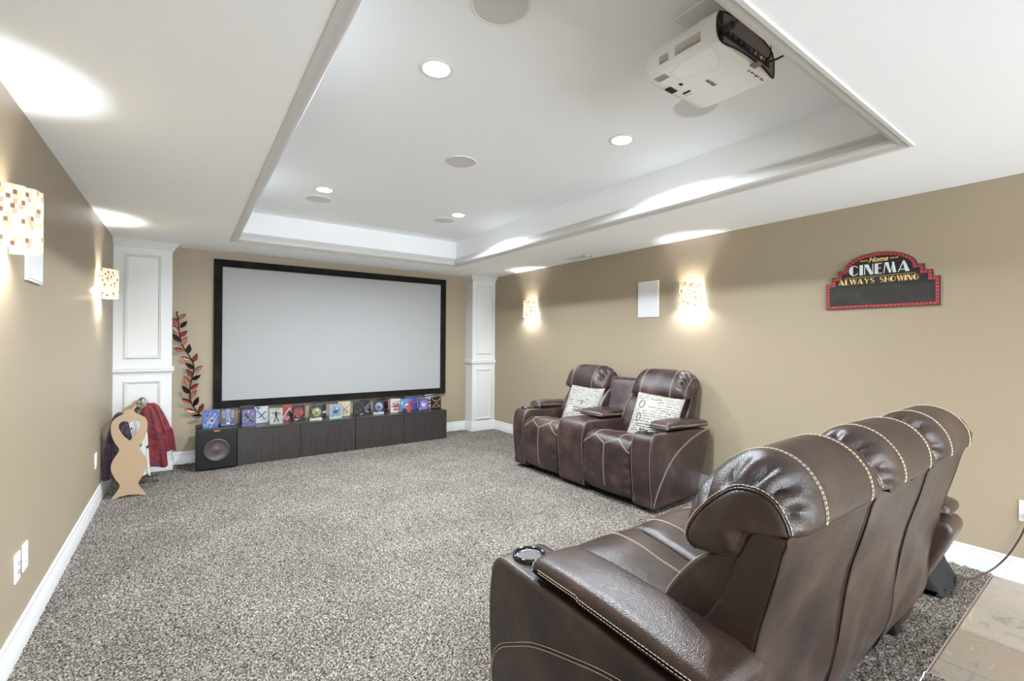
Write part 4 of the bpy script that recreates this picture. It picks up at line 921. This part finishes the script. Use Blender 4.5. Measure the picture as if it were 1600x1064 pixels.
# ================================================================== PILLOWS
def pillow(center, right, up, size, label, seed, words):
    r = Vector(right).normalized(); u = Vector(up); u = (u-r*u.dot(r)).normalized(); n = r.cross(u)
    t = thing('throw_pillow', label, 'pillow', center, 0, 'script print throw pillows'); S2 = size/2
    def sf(a, b, side):
        ed = 1-.07*(1-b*b)*abs(a)**3; ec = 1-.07*(1-a*a)*abs(b)**3
        th = .062*max(0, (1-a**4)*(1-b**4))**.55+.004*math.sin(a*5+seed)*math.sin(b*6)*(1-a*a)*(1-b*b)
        return r*(a*S2*ed)+u*(b*S2*ec)+n*(side*th)
    N = 28; v = []; f = []
    for side in (1, -1):
        for i in range(N+1):
            for j in range(N+1): v.append(sf(-1+2*i/N, -1+2*j/N, side))
    k = (N+1)**2
    for i in range(N):
        for j in range(N):
            p = i*(N+1)+j; f += [(p, p+1, p+N+2, p+N+1), (k+p, k+p+N+1, k+p+N+2, k+p+1)]
    bm_v = v; o = mk('cushion', bm_v, f, 'linen', t, 70)
    bm = bmesh.new(); bm.from_mesh(o.data); bmesh.ops.remove_doubles(bm, verts=bm.verts, dist=1e-5); bmesh.ops.recalc_face_normals(bm, faces=bm.faces); bm.to_mesh(o.data); bm.free()
    mb = MB(); rr = random.Random(seed)
    def ribbon(pts, w):
        P = []
        for a, b in pts:
            if abs(a) > .95 or abs(b) > .95: continue
            P.append(sf(a, b, 1)+n*.002)
        if len(P) > 2:
            v = []; f = []
            for i, p in enumerate(P):
                d = (P[min(i+1, len(P)-1)]-P[max(i-1, 0)]).normalized(); s = d.cross(n)*w/2; v += [p+s, p-s]
            for i in range(len(P)-1): f.append((2*i, 2*i+1, 2*i+3, 2*i+2))
            mb.add(v, f)
    row = .88
    while row > -.9:
        a = -.9+rr.random()*.15; amp = rr.uniform(.02, .045)
        while a < .9:
            wl = rr.uniform(.12, .5); pts = []; q = a; ph = rr.random()*6; sl = rr.uniform(-.04, .02)
            while q < min(a+wl, .92):
                s = (q-a); pts.append((q+.012*math.cos(s*70+ph), row+sl*s+amp*math.sin(s*70+ph)*(.5+.5*math.sin(s*23+ph)))); q += .006
            inbox = any(abs(p[0]-wx) < ww and abs(p[1]-wy) < wh for p in pts for wx, wy, ww, wh in words['clear'])
            if not inbox: ribbon(pts, rr.choice((.0022, .0030, .0042)))
            a += wl+rr.uniform(.03, .1)
        row -= rr.uniform(.085, .12)
    for cx, cy, a_, b_ in words.get('ovals', ()):
        for k_ in (1, .82): ribbon([(cx+a_*k_*math.cos(q), cy+b_*k_*math.sin(q)) for q in np.linspace(0, 6.4, 40)], .0028)
    for txt, size_, cx, cy in words.get('text', ()):
        vv, ff = text_mesh(txt, size_, bold=.006 if size_ > .15 else .002); mb.add([sf(cx+a, cy+b, 1)+n*.0026 for a, b, c in vv], ff)
    tag(mb.build('printed_script', 'ink', t, fix=False), None, None, None, 'stuff')
pillow((3.475, 3.545, .668), (.10, -1, -.03), (.42, .12, 1), .455, 'cream script print pillow reading CAFES on the far loveseat seat', 11,
       {'clear': [(.0, -.28, .5, .16)], 'text': [('CAFÉS', .20, -.0, -.32), ('TORREFACTION', .095, .02, -.16)], 'ovals': [(.1, .12, .07, .1)]})
pillow((3.485, 2.62, .665), (.16, -1, -.04), (.46, .26, 1), .475, 'cream script print pillow with portrait oval on the near loveseat seat', 23,
       {'clear': [(-.55, .42, .22, .2), (-.1, -.62, .3, .1)], 'text': [('RK', .20, -.25, -.62), ('A 1900', .11, .1, -.6)], 'ovals': [(-.55, .42, .13, .17), (-.2, -.42, .4, .06), (-.55, -.12, .09, .17)]})
# ================================================================== COAT RACK + COSTUMES
def coat_rack():
    t = thing('coat_rack', 'tan wooden child sized costume rack with heart cutouts in the corner', 'coat rack', (-.388, 5.42, 0))
    half = [(.0, .756), (.022, .752), (.034, .735), (.045, .716), (.075, .698), (.105, .672), (.119, .63), (.119, .585), (.112, .535), (.095, .485), (.075, .447), (.065, .425), (.073, .395), (.096, .355), (.113, .315), (.118, .28), (.115, .245), (.098, .195), (.078, .155), (.062, .125), (.064, .098), (.083, .062), (.104, .03), (.118, .0)]
    foot = [(.06, .022), (0, .03)]
    hs = cr(half, 60, False); R = [tuple(p) for p in hs]+foot; out = R+[(-a, b) for a, b in reversed(R[1:-1])]
    hh = [(0, .632), (.012, .650), (.032, .658), (.054, .651), (.068, .630), (.069, .600), (.058, .570), (.035, .528), (0, .487)]
    hr = [tuple(p) for p in cr(hh, 28, False)]; heart = hr+[(-a, b) for a, b in reversed(hr[1:-1])]
    def panel(y, yaw):
        bm = bmesh.new()
        o_v = [bm.verts.new((a, 0, b)) for a, b in out]; h_v = [bm.verts.new((a, 0, b)) for a, b in heart]
        es = [bm.edges.new((o_v[i-1], o_v[i])) for i in range(len(o_v))]+[bm.edges.new((h_v[i-1], h_v[i])) for i in range(len(h_v))]
        bmesh.ops.triangle_fill(bm, edges=es, use_beauty=True)
        ex = bmesh.ops.extrude_face_region(bm, geom=list(bm.faces)); bmesh.ops.translate(bm, verts=[v for v in ex['geom'] if isinstance(v, bmesh.types.BMVert)], vec=(0, .016, 0))
        bmesh.ops.recalc_face_normals(bm, faces=bm.faces); me = bpy.data.meshes.new('end_panel'); bm.to_mesh(me); bm.free(); me.materials.append(MATS['mdf'])
        o = bpy.data.objects.new('end_panel', me); C.objects.link(o); o.parent = t; o.location = (0, y-5.42, 0); o.rotation_euler.z = yaw; return o
    panel(5.05, 0); panel(5.76, 0)
    MB().tube([(0, 5.06-5.42, .716), (0, 5.765-5.42, .716)], .011, 12).build('hanging_rail', 'mdf', t, 50)
    MB().tube([(0, 5.06-5.42, .20), (0, 5.765-5.42, .20)], .009, 12).build('lower_rail', 'mdf', t, 50)
    return t
coat_rack()
def garment(name, label, y, xc, zt, zb, wt, wb, dep, m, seed, folds=7, cat='costume', lean=0, sh=.10):
    """hanging garment on a hanger: closed draped shell, folds deepen to the hem"""
    rr = np.random.RandomState(seed); t = thing(name, label, cat, (xc, y, zt), 0, 'dress up costumes on the rack'); K, n = 30, 72; v = []; f = []
    ph = rr.rand(8)*6
    for k in range(K):
        s = k/(K-1); z = -(zt-zb)*s
        shd = min(1, s/sh)**.5 if s < sh else 1
        hw = (wt*(.18+.82*shd))*(1-max(0, s-sh)/(1-sh))+wb*max(0, s-sh)/(1-sh); dp = dep*(.35+.65*min(1, s*2.5))
        for i in range(n):
            a = 2*PI*i/n; fo = 1+(.10+.42*s)*(math.sin(folds*a+ph[0]+.8*math.sin(3*a+ph[1]))*.7+.4*math.sin((folds+4)*a+ph[2]+s*2))
            ca, sa = math.cos(a), math.sin(a); X = hw*np.sign(ca)*abs(ca)**.8*(1+.05*s*math.sin(5*a+ph[3])); Y = dp*np.sign(sa)*abs(sa)**.8*fo
            v.append((X+lean*s, Y, z-.012*s*math.sin(3*a+ph[4])-.02*abs(ca)*shd*(s < .5)))
    for k in range(K-1):
        for i in range(n): f.append((k*n+i, k*n+(i+1) % n, (k+1)*n+(i+1) % n, (k+1)*n+i))
    f.append(tuple(range(n))); mk('cloth', v, f, m, t, 75)
    # hanger
    pts = [(0, 0, .012+.716-zt), (.018, 0, .004+.716-zt), (.016, 0, -.022+.716-zt), (0, 0, -.036+.716-zt)]
    MB().tube([(-.012, 0, .006+.716-zt)]+pts+[(wt*.25, 0, -.03), (-wt*.25, 0, -.03), (0, 0, -.036+.716-zt)], .0025, 6).build('hanger', 'chrome', t, 60)
    return t
garment('costume_coat', 'dark purple furry costume coat hanging on the rack', 5.165, -.462, .720, .165, .098, .108, .042, 'purple_fur', 2, 5, sh=.55)
garment('costume_dress', 'white patterned costume dress in the middle of the rack', 5.285, -.375, .690, .12, .095, .115, .026, 'white_cloth', 6, 8, sh=.3)
garment('costume_cape', 'deep red velvet costume cape with a full hem on the rack', 5.405, -.290, .735, .165, .105, .10, .042, 'red_velvet', 4, 5, lean=.06, sh=.5)
garment('costume_cape', 'shorter bright red velvet cape at the outer side of the rack', 5.54, -.265, .745, .27, .125, .12, .040, 'red_velvet', 9, 4, lean=.07, sh=.6)
garment('costume_dress', 'silver sequinned costume draped highest at the back of the rack', 5.66, -.34, .79, .16, .085, .10, .032, 'silver_cloth', 12, 8, sh=.3)
# ================================================================== POWER BAG, CORD
def powerbag():
    t = thing('power_pack', 'black fabric power pack on the carpet behind the sofa', 'power pack', (3.42, .72, .012))
    sw = Sweep([(-.09, .0), (-.085, .03), (-.055, .10), (-.03, .138), (.02, .142), (.06, .10), (.085, .04), (.085, .0), (0, -.004)], -.17, .17, .03, None, 48, 10, lambda x, P: .004*np.sin(x*40+P[:, 1]*50)); sw.build('pouch', 'black_fabric', t, 60)
    MB().tube([(-.1, -.088, .03), (-.02, -.105, .006), (.06, -.1, .006), (.13, -.088, .03)], .003, 6).build('strap', 'black_plastic', t, 60)
powerbag()
tag(MB().tube([tuple(p) for p in cr([(3.585, .66, .05), (3.62, .60, .028), (3.68, .575, .022), (3.76, .55, .03), (3.83, .51, .07), (3.847, .46, .16), (3.852, .415, .28), (3.856, .395, .36), (3.862, .39, .393)], 60, False)], .0045, 8).build('power_cord', 'cable', None, 60),  # power cord from the power pack to the outlet
    'brown power cord running from the carpet up to the right wall outlet', 'cord')
tag(MB().rbox(3.846, 3.868, .375, .405, .380, .408, .004, 1).build('cord_plug', 'cable', None, 40), 'brown plug pushed into the right wall outlet', 'plug')
